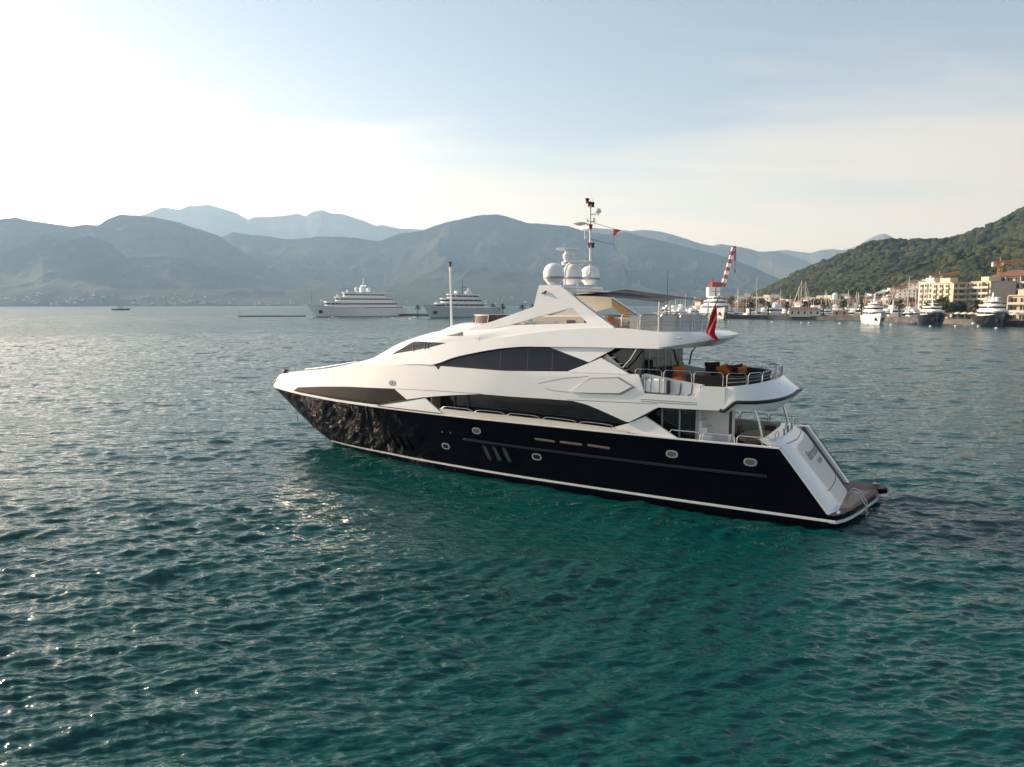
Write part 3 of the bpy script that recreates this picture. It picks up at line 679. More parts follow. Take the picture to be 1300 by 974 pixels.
# fly deck slab with rounded, chamfered tail
fr_lo = rounded_ring(9.0, 7.25, 3.05); fr_mid = rounded_ring(9.0, 6.55, 3.26); fr_top = rounded_ring(9.0, 7.0, 3.12); fr_in = rounded_ring(9.2, 7.5, 2.7)
def zline(u, a, b): return a + (b - a) * float(np.clip((9.0 - u) / 2.4, 0, 1))
fb = MB()
fb.loft([[(u, v, 7.04 + 0.12 * (9 - u) / 2) for u, v in fr_lo], [(u, v, zline(u, 7.10, 7.52)) for u, v in fr_mid], [(u, v, zline(u, 7.20, 7.62)) for u, v in fr_mid], [(u, v, zline(u, 7.78, 7.74)) for u, v in fr_top], [(u, v, zline(u, 7.8, 7.8)) for u, v in fr_in]])
n_ = len(fr_in)
fb.add([(u, v, 7.8) for u, v in fr_in], [tuple(range(n_))]); fb.add([(u, v, 7.04 + 0.12 * (9 - u) / 2) for u, v in fr_lo], [tuple(range(n_ - 1, -1, -1))])
yb(fb, 'flybridge_overhang', M_white, smooth=40)
fd = MB(); fd.box((13.9, 0, 7.18), (9.9, 6.0, 0.2)); fd.box((9.3, 0, 7.7), (1.2, 5.3, 0.16)); yb(fd, 'flybridge_deck', M_deckw)
# flybridge lockers seen through the triangular opening
lk = MB(); lk.box((15.2, -0.9, 7.85), (4.2, 1.3, 1.1), bev=.04); lk.box((14.0, -1.9, 7.8), (5, 1.0, 1.0), bev=.04); LK = yb(lk, 'flybridge_locker', M_cream)
for x in (14.0, 15.0, 16.2): b = MB().box((x, -0.24, 7.95), (0.5, 0.02, 0.45)); yb(b, 'locker_door', M_seam if x < 15.5 else M_cream, LK)
hs = MB(); hs.box((18.0, 0.6, 7.75), (1.0, 1.6, 0.9), bev=.1); hs.box((17.2, 0.6, 7.7), (0.6, 1.2, 0.8), bev=.1); yb(hs, 'helm_console', M_cream)
st = MB(); st.box((10.9, -1.1, 7.75), (1.8, 2.0, 0.9), bev=.05); yb(st, 'bar_counter', M_brown)
# smoked windbreak at the front of the flybridge
wb = MB(); seg = []
for i in range(21):
    t = math.pi * (i / 20 - .5); seg.append((19.2 + 1.6 * math.cos(t), 1.35 * math.sin(t)))
zt_ = T(612, 400.6, 1.5)[1]
wb.loft([[(u, v, 7.85) for u, v in seg], [(u - .12, v, zt_) for u, v in seg], [(u - .16, v * .99, zt_) for u, v in seg], [(u - .04, v * .99, 7.85) for u, v in seg]]); WB = yb(wb, 'windbreak', M_wind)
b = MB().tube([(u - .13, v, zt_ + .01) for u, v in seg], .022, 6)
for i in range(0, 21, 4): b.tube([(seg[i][0], seg[i][1], 7.85), (seg[i][0] - .12, seg[i][1], zt_)], .014, 6)
yb(b, 'windbreak_frame', M_white, WB)
# ---- raft recess in the port topsides: back wall, floor, end walls (both sides of the yacht)
ru1, ru0 = T(814.3, 490, vs)[0], T(887.2, 500, vs)[0]
rtop = poly(sill_rec); rfl = poly(TL([(815, 499.3), (850, 502), (886.5, 504.2)], vs))
panel(lambda u: rfl(u) - .05, lambda u: rtop(u), lambda u, z: vs(u, z) - 0.55, 'raft_recess', M_white, u0=ru0 - .05, u1=ru1 + .05, n=20, rows=2)
b = MB()
b.loft([[(u, vs(u, rfl(u)) - .02, rfl(u) - .012) for u in np.linspace(ru0, ru1, 9)], [(u, vs(u, rfl(u)) - .58, rfl(u) - .012) for u in np.linspace(ru0, ru1, 9)]])
for u in (ru0 - .03, ru1 + .03):
    z0, z1 = rfl(u) - .02, rtop(u); b.add([(u, vs(u, z0) - .03, z0), (u, vs(u, z0) - .6, z0), (u, vs(u, z1) - .6, z1), (u, vs(u, z1) - .03, z1)], [(0, 1, 2, 3)])
b.pair(); yb(b, 'recess_floor', M_white)
for x in (864.5, 879):
    a = T(x, 486, lambda u, z: vs(u, z) - .5); c_ = T(x - 2.5, 503, lambda u, z: vs(u, z) - .3)
    b = MB().tube([(a[0], vs(*a) - .5, a[1] - .03), (a[0] + .02, vs(*a) - .5, a[1] - .4), (c_[0], vs(*c_) - .38, c_[1] + .06), (c_[0] + .06, vs(*c_) - .12, c_[1] + .05)], .028, 6); b.pair(); yb(b, 'raft_cradle', M_seam)
for l in ([(814, 507), (850, 509.5), (885, 512)], [(814, 509.5), (850, 512), (885, 514.3)]):
    a = TL(l, vs); panel([(p[0], p[1] - .012) for p in a], [(p[0], p[1] + .012) for p in a], vs, 'joint_and_shade_line', M_seam, off=0.004, th=0.02, n=12, rows=1)
# six sided pod on the topsides with groove shade painted as a grey rim, and crease lines beside it
hexb = [(724.6, 498), (752.3, 500.4), (789.2, 501.5), (806.5, 491.8)]; hext = [(724.6, 497.6), (750, 479.6), (785.8, 478.5), (806.5, 491.4)]
panel(TL(hexb, vs), TL(hext, vs), vs, 'pod_groove_shade', M_grey, off=0.012, th=0.05, n=30)
hexb2 = [(724.9, 498), (752.3, 498.7), (786.5, 499.2), (802.5, 491.2)]; hext2 = [(724.9, 497.6), (751, 481.2), (784.8, 480.4), (802.5, 491.0)]
panel(TL(hexb2, vs), TL(hext2, vs), vs, 'pod_cover', M_white, off=0.06, th=0.08, n=30)
for l in ([(683, 487), (715, 480.5), (747, 478.0)], [(692, 493.5), (706, 496.5), (724, 498.2)]):
    a = TL(l, vs); panel([(p[0], p[1] - .01) for p in a], [(p[0], p[1] + .01) for p in a], vs, 'joint_and_shade_line', M_seam, off=0.004, th=0.02, n=20, rows=1)  # dark lines painted in for the shade of a sunken facet
# ---- upper deck: slab, raised rounded apron at the stern with its black rubber lip
fd = MB(); pl = [(u, vs(u, 4.8) - 0.13) for u in np.linspace(6.0, 22.3, 30)]; rr = rounded_ring(6.0, 4.35, vs(6, 4.8) - .13, 30)
outl = [(u, -v) for u, v in pl[::-1]] + [(u, v) for u, v in rr[::-1]][1:-1] + pl
fd.prism(outl, 4.60, 4.88); yb(fd, 'upper_deck', M_deckw)
def lipz(u, v):
    k = float(np.clip((6.05 - u) / .45, 0, 1)); return 4.6 + 0.42 * k + 0.24 * (1 - min(abs(v) / 3.3, 1)) * k
ro = rounded_ring(6.05, 3.72, 3.44, 60, 2.5); ri = rounded_ring(6.05, 4.5, 3.32, 60, 2.5)
def apz(u, v): return 5.56 + 0.20 * float(np.clip((6.05 - u) / 1.55, 0, 1))
ap = MB()
ap.loft([[(u + .5 * (1 - abs(v) / 3.5), v * .93, min(lipz(u, v) - .3, 4.62)) for u, v in ro], [(u, v, lipz(u, v) - .10) for u, v in ro], [(u, v, lipz(u, v)) for u, v in ro], [(u, v, apz(u, v)) for u, v in ri], [(u + .03, v * .97, apz(u, v)) for u, v in ri], [(u + .03, v * .965, 4.86) for u, v in ri]])
yb(ap, 'stern_apron', M_white, smooth=40)
b = MB(); path = [(6.2, 3.47, 4.585)] + [(u - .015, v * 1.006, lipz(u, v) - .05) for u, v in ro] + [(6.2, -3.47, 4.585)]; b.tube(path, 0.075, 8); yb(b, 'rubber_fender', M_black)
b = MB(); a = T(991, 490, 1.0); b.box((a[0] + .1, 1.0, a[1]), (0.16, 0.22, 0.2), bev=.02); yb(b, 'stern_camera', M_black)
b = MB(); a = T(949, 505.5, 2.9); b.box((a[0], 2.92, a[1] + .05), (0.3, 0.22, 0.05), R(-20), bev=.02); yb(b, 'roof_light', M_grey)
b = MB(); a = T(862, 429.5, 3.0); b.box((a[0], 2.98, a[1] + .02), (0.34, 0.26, 0.05), bev=.02); yb(b, 'roof_light', M_cream)

# ---- upper deck house behind the windows, aft bulkhead with doors, stair, wing wall, bar
uh = MB(); sec = []
for u in np.linspace(9.9, 21.5, 24): sec.append([(u, vs(u, 4.9) - .5, 4.88), (u, vs(u, 6.9) - .42, min(7.06, edge_low(u) - .02))])
uh.loft(sec); uh.pair(); yb(uh, 'upper_house_wall', M_glass)
b = MB().box((9.85, 0, 5.98), (0.08, 5.6, 2.2)); BH = yb(b, 'aft_bulkhead', M_glass)
for v in (-2.2, -1.1, 0, 1.1, 2.2): b = MB().box((9.8, v, 5.95), (0.04, 0.06, 2.1)); yb(b, 'door_frame', M_steel, BH)
sr = MB()
for k in range(7): sr.box((11.6 - k * .3, 2.72, 6.85 - k * .27), (0.30, 0.62, 0.04))
for v in (2.38, 3.05): sr.add([(12.0, v, 7.1), (12.0, v, 6.72), (9.6, v, 4.88), (9.3, v, 4.88), (9.3, v, 5.02)], [(0, 1, 2, 3, 4)])
ST = yb(sr, 'stair', M_cream)
b = MB(); a, c_ = T(783, 446, 2.3), T(806, 477, 2.3); b.tube([(a[0], 2.3, a[1]), (c_[0], 2.3, c_[1])], .04, 6); yb(b, 'stair_rail', M_black, ST)
b = MB(); a, m_, c_ = T(808.5, 443.5, 3.1), T(800, 457, 3.1), T(789.5, 468.5, 3.1); b.tube([(a[0], 3.1, a[1]), (m_[0], 3.1, m_[1]), (c_[0], 3.1, c_[1])], .035, 8); b.pair(); yb(b, 'roof_support', M_steel)
w = TL([(822, 478), (822, 443), (846, 443), (868, 460), (868, 478)], -2.95); b = MB()
b.add([(u, -2.95, z) for u, z in w] + [(u, -3.1, z) for u, z in w], [(0, 1, 2, 3, 4), (9, 8, 7, 6, 5)] + [(i, (i + 1) % 5, 5 + (i + 1) % 5, 5 + i) for i in range(5)]); yb(b, 'wing_wall', M_white)
a = T(847, 470, -1.6); b = MB().box((a[0], -1.6, a[1] - .45), (1.5, 0.7, 0.9), bev=.03); BU = yb(b, 'bar_unit', M_grey)
b = MB().box((a[0], -1.6, a[1] + .1), (1.5, 0.66, 0.2), bev=.03); yb(b, 'grill', M_black, BU)
# U shaped wicker settee inside the stern rail
so_ = rounded_ring(7.9, 5.0, 2.78, 40, 3.2); si = rounded_ring(7.9, 5.25, 2.52, 40, 3.2); sj = rounded_ring(7.9, 5.95, 1.85, 40, 3.2)
def shell(o, i, z0, z1):
    m = MB(); m.loft([[(u, v, z0) for u, v in o], [(u, v, z1) for u, v in o], [(u, v, z1) for u, v in i], [(u, v, z0) for u, v in i]]); n = len(o)
    for k in (0, -1): m.add([(o[k][0], o[k][1], z0), (o[k][0], o[k][1], z1), (i[k][0], i[k][1], z1), (i[k][0], i[k][1], z0)], [(0, 1, 2, 3)])
    return m
SF = yb(shell(so_, si, 4.9, 5.93), 'settee_back', M_brown); yb(shell(si, sj, 4.9, 5.28), 'settee_base', M_brown, SF)
yb(shell([(u + .03, v * .985) for u, v in si], [(u - .03, v * 1.02) for u, v in sj], 5.285, 5.40), 'seat_pad', M_dkcloth, SF)

# ---- rails
def hoops(path, n_sect, zb, zt, gap=0.05, r=0.016, mids=(0.33, 0.62), name='stern_rail', parent=YR):
    """path: plan points; splits into hoops with rounded corners, posts at the ends, thin middle rails"""
    P = np.array(path); L = np.concatenate([[0], np.cumsum(np.hypot(*np.diff(P, axis=0).T))]); tot = L[-1]
    def at(s): return float(np.interp(s, L, P[:, 0])), float(np.interp(s, L, P[:, 1]))
    o = None
    for k in range(n_sect):
        b = MB()
        s0, s1 = tot * k / n_sect + gap, tot * (k + 1) / n_sect - gap
        pts = []
        u, v = at(s0); pts.append((u, v, zb(u, v))); pts.append((u, v, zt(u, v) - .12))
        for s in np.linspace(s0 + .08, s1 - .08, 9): u, v = at(s); pts.append((u, v, zt(u, v)))
        u, v = at(s1); pts.append((u, v, zt(u, v) - .12)); pts.append((u, v, zb(u, v)))
        b.tube(pts, r, 6); o = yb(b, name, M_steel, parent)
        for m in mids:
            q = []
            for s in np.linspace(s0, s1, 7): u, v = at(s); q.append((u, v, zb(u, v) + (zt(u, v) - zb(u, v)) * m))
            yb(MB().tube(q, r * .55, 5), 'rail_wire', M_steel, o)
    return o
rp = rounded_ring(6.05, 4.56, 3.24, 60, 2.5)
hoops([(u, v) for u, v in rp], 9, lambda u, v: apz(u, v) - .02, lambda u, v: 6.14 + .06 * (1 - abs(v) / 3.3))
side = [(u, vs(u, 5.8) - .16) for u in np.linspace(6.12, 10.1, 12)]
stop_ = lambda u, v: min(rtop(u) if u > ru0 else 5.6, 5.95) - .02
for s_ in (1, -1): hoops([(u, v * s_) for u, v in side], 3, stop_, lambda u, v: 6.14, mids=(), name='upper_deck_rail')
fp = rounded_ring(11.0, 7.95, 2.78, 60, 3.0)
hoops(fp, 11, lambda u, v: 7.76, lambda u, v: 8.56, name='flybridge_rail', mids=(0.4, 0.6), r=.022)
b = MB(); fp2 = rounded_ring(10.6, 8.1, 2.68, 60, 3.0); b.loft([[(u, v, 7.8) for u, v in fp2], [(u, v, 8.5) for u, v in fp2], [(u + .01, v * .99, 8.5) for u, v in fp2], [(u + .01, v * .99, 7.8) for u, v in fp2]]); yb(b, 'rail_screen', M_mesh)
cr_ = [(u, hull_v(u, 3.2) - .12) for u in np.linspace(4.1, 8.4, 12)]
for s_ in (1, -1): hoops([(u, v * s_) for u, v in cr_], 3, lambda u, v: 3.2, lambda u, v: 3.56, mids=(), name='cockpit_rail', r=.022)
b = MB(); pts = []
for k in range(22): u = 34.0 - k * .28; pts.append((u, max(vs(u, 4.6) - .55, .12), centre(u) * .5 + knuck(u) * .5 + .16))
b.tube(pts, .009, 5)
for q in pts[::5]: b.tube([q, (q[0], q[1], q[2] - .25)], .009, 5)
b.pair(); yb(b, 'foredeck_rail', M_steel)

# ---- main deck: side decks, dark glazed house, aft doors, cockpit
fd = MB(); pl = [(u, hull_v(u, 2.2) - .28) for u in np.linspace(3.5, 23, 40)]; fd.prism([(u, -v) for u, v in pl[::-1]] + pl, 2.30, 2.40); yb(fd, 'main_deck', M_teak)
def vm(u): return float(np.interp(u, [7.3, 12, 18, 21, 22.5], [2.75, 2.78, 2.72, 2.5, 2.35]))
mh = MB(); us_ = np.linspace(8.0, 22.4, 30)
mh.loft([[(u, vm(u), 2.4) for u in us_], [(u, vm(u), 4.62) for u in us_]]); mh.pair()
MH = yb(mh, 'main_deck_window', M_glass)
yb(MB().box((7.97, 0, 3.5), (.05, 2 * vm(8), 2.2)), 'saloon_bulkhead', M_glass)
for u in (20.6, 19.7):
    b = MB().tube([(u, vm(u) + .02, 2.5), (u - .2, vm(u) + .05, 4.6)], .05, 6); b.pair(); yb(b, 'window_pillar', M_seam, MH)
b = MB().box((21.55, 2.8, 3.55), (0.08, .8, 2.1)); b.pair(); yb(b, 'side_deck_wall', M_tan)
for u in (8.9, 8.1, 7.35):
    b = MB().box((u, 2.8 + .03, 3.5), (.07, .07, 2.2)); b.pair(); yb(b, 'door_frame', M_grey, MH)
b = MB().box((7.7, 2.79, 3.5), (0.7, .04, 2.2)); b.pair(); yb(b, 'sliding_door', M_glass, MH)
b = MB()
for k in range(6): b.box((6.15 + k * .22, 2.3, 2.42 + k * .15), (.22, .85, .06 + k * .3))
ST2 = yb(b, 'cockpit_stair', M_white)
b = MB().box((6.7, 1.85, 3.5), (1.5, .05, 2.2)); b.box((7.3, 2.3, 3.5), (.06, .9, 2.2)); yb(b, 'stair_wall', M_white, ST2)
b = MB().box((5.92, 2.72, 2.95), (.12, .16, 1.1), bev=.02); b2 = MB().box((5.92, 2.72, 4.05), (.10, .14, 1.1)); PS = yb(b, 'stair_post', M_white, ST2); yb(b2, 'post_top', M_black, PS)
for (x0, y0, z0v), (x1, y1), (x2, y2) in (((955, 517, 2.9), (963, 535), (968, 569)), ((990, 508, -2.4), (997, 523), (1001.5, 545))):
    A, B_, C_ = T(x0, y0, z0v), T(x1, y1, z0v), T(x2, y2, z0v + (.12 if z0v > 0 else -.1)); b = MB()
    b.tube([(A[0], z0v, A[1] + .12), (A[0] * .55 + B_[0] * .45 - .03, z0v, (A[1] + B_[1]) / 2 + .05), (B_[0], z0v, B_[1]), ((B_[0] + C_[0]) / 2 - .03, z0v, (B_[1] + C_[1]) / 2), (C_[0], z0v + .05, C_[1] - .05)], .055, 8); yb(b, 'overhang_strut', M_steel)
b = MB(); a, c_ = T(889, 433, -2.5), T(875, 455, -2.9); b.tube([(a[0], -2.5, 7.2), (a[0] + .5, -2.75, 6.6), (c_[0], -2.9, 5.9)], .05, 6); yb(b, 'overhang_strut', M_steel)
# cockpit inner sides and stern bench
b = MB(); us_ = np.linspace(3.95, 8.0, 10); b.loft([[(u, hull_v(u, 3.2) - .2, 2.4) for u in us_], [(u, hull_v(u, 3.2) - .2, 3.22) for u in us_], [(u, hull_v(u, 3.2) - .02, 3.22) for u in us_]]); b.pair(); yb(b, 'cockpit_coaming', M_white)
b = MB().box((4.2, .5, 2.65), (.6, 4.4, .5), bev=.05); b.box((3.92, .5, 3.0), (.16, 4.4, .7), bev=.05); yb(b, 'stern_bench', M_cream)

# ---- transom: rounded white garage door, stair recess and wing to starboard, swim platform
def tr_pt(v, w):
    """w 0..1 from the platform up to the top edge; beyond 1 it rolls forward over the coaming"""
    z = 0.69 + (3.38 - 0.69) * min(w, 1.0); q = (v - 0.6) / 2.5; bul = 0.26 * max(1 - abs(q) ** 5, 0) * (0.75 + .25 * (1 - min(w, 1)))
    u = tran(z) - 0.03 - bul
    if w > 0.86: k = (w - .86) / .3; u += 0.42 * k ** 2; z = 0.69 + 2.69 * .86 + 0.44 * math.sin(min(k, 1) * math.pi / 2)
    return (u, v, z)
b = MB(); V_ = np.linspace(3.1, -1.9, 34); W_ = np.linspace(0, 1.16, 30)
G = [[tr_pt(v, w) for v in V_] for w in W_]; b.loft(G)
b.loft([[g[-1] for g in G], [(g[-1][0] + 1.0, g[-1][1] + .05, g[-1][2]) for g in G]]); b.loft([[g[0] for g in G], [(g[0][0] + .5, g[0][1] - .02, g[0][2]) for g in G]])
b.loft([G[-1], [(p[0] + .45, p[1], p[2] - .02) for p in G[-1]]])
TR = yb(b, 'transom', M_white, smooth=50)
b = MB(); off = lambda p, d=.012: (p[0] - d, p[1], p[2] + d * .4)
b.tube([off(tr_pt(v, .93 + .02 * abs(v - .6))) for v in np.linspace(2.35, -1.2, 24)], .014, 5); b.tube([off(tr_pt(v, .22 + .03 * (v - .6) ** 2 * .3)) for v in np.linspace(1.9, -1.2, 20)], .014, 5); yb(b, 'door_seam', M_seam, TR)
# stair recess and starboard wing
b = MB(); zs_ = np.linspace(0.69, 3.2, 14)
b.loft([[(tran(z) + .75, -1.85, z) for z in zs_], [(tran(z) + .75, -2.78, z) for z in zs_], ])
b.loft([[(tran(z) + .78, -2.76, z) for z in zs_], [(tran(z) - .12, -2.76, z) for z in zs_], [(tran(z) - .16, -2.9, z) for z in zs_], [(tran(z) - .12, -3.2, z) for z in zs_], [(tran(z) + .05, -3.3, z) for z in zs_]])
t_ = zs_[-1]; b.add([(tran(t_) + .8, -2.76, t_), (tran(t_) - .12, -2.76, t_), (tran(t_) - .16, -2.9, t_), (tran(t_) - .12, -3.2, t_), (tran(t_) + .8, -3.3, t_)], [(0, 1, 2, 3, 4)])
for k in range(8): b.box((tran(.69 + k * .31) + .45, -2.3, .69 + k * .31 + .1), (.5, .9, .2))
yb(b, 'transom_stair', M_white, smooth=40)
b = MB().tube([(tran(z) - .15, -3.08, z + .05) for z in np.linspace(.9, 3.0, 8)], .018, 6); yb(b, 'stair_handrail', M_seam)
b = MB()
for z in np.linspace(0.69, 3.2, 2): pass
b.loft([[(tran(z) - .06, 3.13, z) for z in zs_], [(tran(z) - .06, hull_v(tran(z), z) + .015, z) for z in zs_], [(tran(z) + .05, hull_v(tran(z) + .05, z) + .018, z) for z in zs_]]); yb(b, 'corner_trim', M_white)
plat = [(2.6, 2.85), (1.9, 3.04), (1.62, 2.98), (1.35, 2.5), (1.1, 1.7), (.88, .7), (.7, -.3), (.52, -1.3), (.42, -2.0), (.52, -2.25), (.85, -2.3), (.85, -2.42), (.35, -2.5), (.12, -2.75), (.1, -3.02), (.3, -3.24), (.7, -3.3), (2.9, -3.3)]
def grow(pl, d):
    c = np.array([1.9, 0.0]); out = []
    for u, v in pl: out.append((u - d if u < 2.5 else u, v + math.copysign(d, v)))
    return out
b = MB().prism(grow(plat, .0), .42, .62); PF = yb(b, 'swim_platform', M_navy, smooth=30)
b = MB().prism(grow(plat, .025), .30, .42); yb(b, 'platform_stripe', M_white, PF)
b = MB().prism(grow(plat, -.05), .621, .66); yb(b, 'platform_teak', M_teakdark, PF)
b = MB().prism([(1.75, 1.9), (1.25, 1.7), (.75, -1.7), (1.3, -1.75)], .662, .672); yb(b, 'platform_hatch', M_teak, PF)
b = MB()
for v in (2.35, 1.9): b.tube([(1.6, v, .66), (1.6, v, .82)], .03, 6)
b.tube([(1.6, 2.55, .83), (1.6, 1.7, .83)], .03, 6); b.box((1.55, 2.75, .72), (.14, .3, .1), bev=.03); yb(b, 'cleat', M_white, PF)
b = MB().box((.6, -2.9, .74), (.3, .14, .14), bev=.03); b.tube([(.55, -2.9, .7), (.5, -2.9, .95)], .03, 6); yb(b, 'cleat', M_steel, PF)
b = MB()
for v in (.85, 0.3): b.tube([(1.45, v, .66), (1.45, v, 1.05), (1.25, v, 1.2), (1.0, v, 1.12), (.72, v, .66), (.66, v, -.5)], .022, 6)
for z in (.25, .0, -.25): b.tube([(.67, .85, z), (.67, .3, z)], .022, 6)
yb(b, 'swim_ladder', M_steel, PF)
# stern coaming rail posts
b = MB()
for v in (1.5, .6, -.3): yb(MB().tube([(3.95, v, 3.3), (3.95, v, 3.72)], .045, 6), 'fairlead_post', M_steel)
for v0, v1 in ((2.95, 2.2), (-.9, -1.8)): yb(MB().tube([(4.05, v0, 3.35), (4.05, v0, 3.68), (4.05, (v0 + v1) / 2, 3.74), (4.05, v1, 3.68), (4.05, v1, 3.35)], .025, 6), 'transom_rail', M_steel)
# name and port of registry on the transom
def lettering(txt, v0, w0, size, shear, name, m, spread_=1.0):
    cu_ = bpy.data.curves.new('t', 'FONT'); cu_.body = txt; cu_.size = 1.0; cu_.shear = shear; cu_.extrude = 0.0
    o = bpy.data.objects.new('t', cu_); col.objects.link(o); bpy.context.view_layer.update()
    me = o.evaluated_get(bpy.context.evaluated_depsgraph_get()).to_mesh()
    vs_ = [(q.co.x, q.co.y) for q in me.vertices]; fs_ = [tuple(p.vertices) for p in me.polygons]
    o.evaluated_get(bpy.context.evaluated_depsgraph_get()).to_mesh_clear(); bpy.data.objects.remove(o)
    b = MB(); P_ = []
    for x, y in vs_:
        p = tr_pt(v0 - x * size * spread_, w0 + y * size / 3.3); P_.append((p[0] - .012, p[1], p[2] + .006))
    b.add(P_, fs_); b2 = b.build(name, m, TR, None, 0, False); return b2
M_letter_grey = mat('brushed_letters', (0.085, 0.085, 0.095), 0.4)
lettering('Barracuda', 1.15, .625, .60, .25, 'name_lettering', M_letter_grey)
lettering('Valletta', .25, .515, .34, .25, 'port_lettering', M_chrome_letter)

# ---- things on top: radomes, radar, mast, jackstaff, awning
def radome(px, ptop, pbot, v, nm='radome'):
    a = T(px, pbot, v); t = T(px, ptop, v); h = t[1] - a[1]; r = .52
    b = MB().lathe((a[0], v, a[1]), [(r * .55, 0), (r * .62, .06), (r * .98, h * .26), (r, h * .34), (r, h * .55), (r * .94, h * .7), (r * .78, h * .85), (r * .5, h * .95), (r * .2, h * .995), (.01, h)], 24)
    o = yb(b, nm, M_white, smooth=50)
    b = MB().lathe((a[0], v, a[1]), [(r * 1.006, h * .27), (r * 1.012, h * .28), (r * 1.012, h * .36), (r * 1.0, h * .37)], 24); yb(b, 'radome_band', M_grey, o)
    return a
for args in ((703, 334, 361.5, 1.9), (726.5, 335.5, 361.5, 0.1), (749, 337.5, 361.8, -1.75)): radome(*args)
mu, mz = T(749.5, 340, -.5)
def mp_(x, y): a = T(x, y, -.5); return (a[0], -.5, a[1])
b = MB().tube([mp_(733, 354), mp_(741, 353.8), mp_(746.5, 352), mp_(749.3, 347), mp_(749.5, 340), mp_(749.3, 262)], .085, 10, .05)
MA = yb(b, 'mast', M_white)
b = MB().tube([mp_(749.3, 262), mp_(749.3, 240)], .012, 5); b.tube([mp_(752.7, 262), mp_(752.7, 250)], .02, 5); b.tube([mp_(742.3, 305), mp_(742.3, 258)], .012, 5); b.tube([mp_(755.5, 306), mp_(755.5, 273)], .012, 5); yb(b, 'whip_antenna', M_white, MA)
for x, y, m in ((745.6, 255, M_black), (748, 259.2, M_redlamp), (752.3, 260, M_black), (748, 311.3, M_redlamp), (752.3, 311.7, M_black), (750, 288, M_redlamp)):
    c_ = mp_(x, y); b = MB().lathe((c_[0], c_[1] + .0, c_[2] - .12), [(.10, 0), (.085, .04), (.085, .16), (.11, .2), (.11, .24)], 10); yb(b, 'navigation_light', m, MA)
c_ = mp_(759, 268); b = MB().lathe((c_[0], c_[1], c_[2] - .1), [(.04, -.12), (.05, 0), (.17, .03), (.18, .1), (.14, .19), (.06, .24), (.01, .25)], 14); b.tube([mp_(749.5, 272.5), mp_(758.5, 271.5)], .03, 6); yb(b, 'satellite_dome', M_white, MA)
b = MB(); c_ = mp_(736, 283); b.lathe((c_[0], c_[1], c_[2] - .09), [(.02, -.06), (.2, -.02), (.34, .06), (.3, .1), (.1, .12), (.01, .125)], 16); b.tube([mp_(749.5, 287), mp_(745, 284), mp_(737, 283.5)], .05, 6); yb(b, 'spreader_dish', M_cream, MA)
b = MB().tube([mp_(745.5, 281), mp_(753.8, 281.8)], .03, 6); b.tube([mp_(746, 281), mp_(746, 277)], .03, 6); b.tube([mp_(754, 282), mp_(754, 277)], .035, 6); yb(b, 'cross_arm', M_grey, MA); yb(MB().tube([mp_(742, 304), mp_(746, 300), mp_(749.5, 303), mp_(756, 304.5)], .03, 6), 'cross_arm', M_grey, MA)
b = MB().tube([mp_(753.5, 283), mp_(778.8, 290.5)], .012, 4); b.tube([mp_(754, 305), mp_(779, 310.5)], .014, 4); b.tube([mp_(778.8, 290.5), mp_(779.2, 310.5), mp_(795, 345), mp_(803, 368)], .006, 4); yb(b, 'halyard', M_seam, MA)
# radar gantry
def gp(x, y, v): a = T(x, y, v); return (a[0], v, a[1])
b = MB().tube([gp(717, 362, .9), gp(717.5, 345, .9), gp(720, 337, .9), gp(724, 334, .9)], .06, 8); b.tube([gp(733, 362, -.6), gp(733.8, 345, -.4), gp(731, 337, -.2), gp(726, 334, 0)], .06, 8)
b.tube([gp(714, 334.5, .9), gp(722, 333.8, .5), gp(751, 333, -.5)], .09, 8); RG = yb(b, 'radar_gantry', M_white)
c_ = gp(720.5, 333, .75); b = MB().lathe(c_, [(.2, 0), (.17, .1), (.24, .22), (.25, .38), (.14, .46), (.14, .55)], 14); RB = yb(b, 'radar_pedestal', M_white, RG)
b = MB().box((c_[0] , c_[1], c_[2] + .64), (1.15, .16, .14), R(38), bev=.05); yb(b, 'radar_scanner', M_white, RG)
# jackstaff with a lamp
a = T(573.5, 418, 0); t = T(571.6, 345, 0); t2 = T(571.5, 332.5, 0)
b = MB().tube([(a[0], 0, a[1] - .1), (t[0], 0, t[1])], .062, 10, .05); JS = yb(b, 'signal_pole', M_white)
yb(MB().tube([(t[0], 0, t[1]), (t2[0], 0, t2[1] - .28)], .07, 8), 'lamp_post_head', M_white, JS); b = MB().lathe((t2[0], 0, t2[1] - .28), [(.09, 0), (.06, .05), (.06, .2), (.1, .23), (.1, .28)], 10); yb(b, 'pole_lamp', M_black, JS)
# navy awning over the flybridge, on poles
a_ = T(722, 375, 2.1); A0 = (a_[0], 2.1, a_[1]); a_ = T(794.5, 367.8, -2.3); A1 = (a_[0], -2.3, a_[1]); a_ = T(840, 371.5, -2.3); AM = a_[1]; AMU = a_[0]
p_ = T(841.5, 383.5, 2.35); q_ = T(899, 383, -2.35); A2 = (p_[0], 2.35, p_[1]); A3 = (q_[0], -2.35, q_[1])
b = MB(); G = []
for i in range(17):
    s = i / 16; row = []
    for j in range(15):
        t = j / 14; e = 0.16 * math.sin(math.pi * s); tt = e * (1 - 2 * t) + t
        P_ = [A0[k] * (1 - s) * (1 - tt) + A1[k] * (1 - s) * tt + A2[k] * s * (1 - tt) + A3[k] * s * tt for k in range(3)]
        edge = math.sin(math.pi * t) * 0.22 * (2 * s - 1) ** 3
        P_[0] += edge; P_[2] += 4 * s * (1 - s) * t * (AM - (A1[2] + (A3[2] - A1[2]) * (AMU - A1[0]) / (A3[0] - A1[0]))) ; P_[2] += -0.13 * math.sin(math.pi * s) * math.sin(math.pi * t) + 0.16 * math.sin(math.pi * t) * s + .012 * math.sin(9 * t + 5 * s)
        row.append(tuple(P_))
    G.append(row)
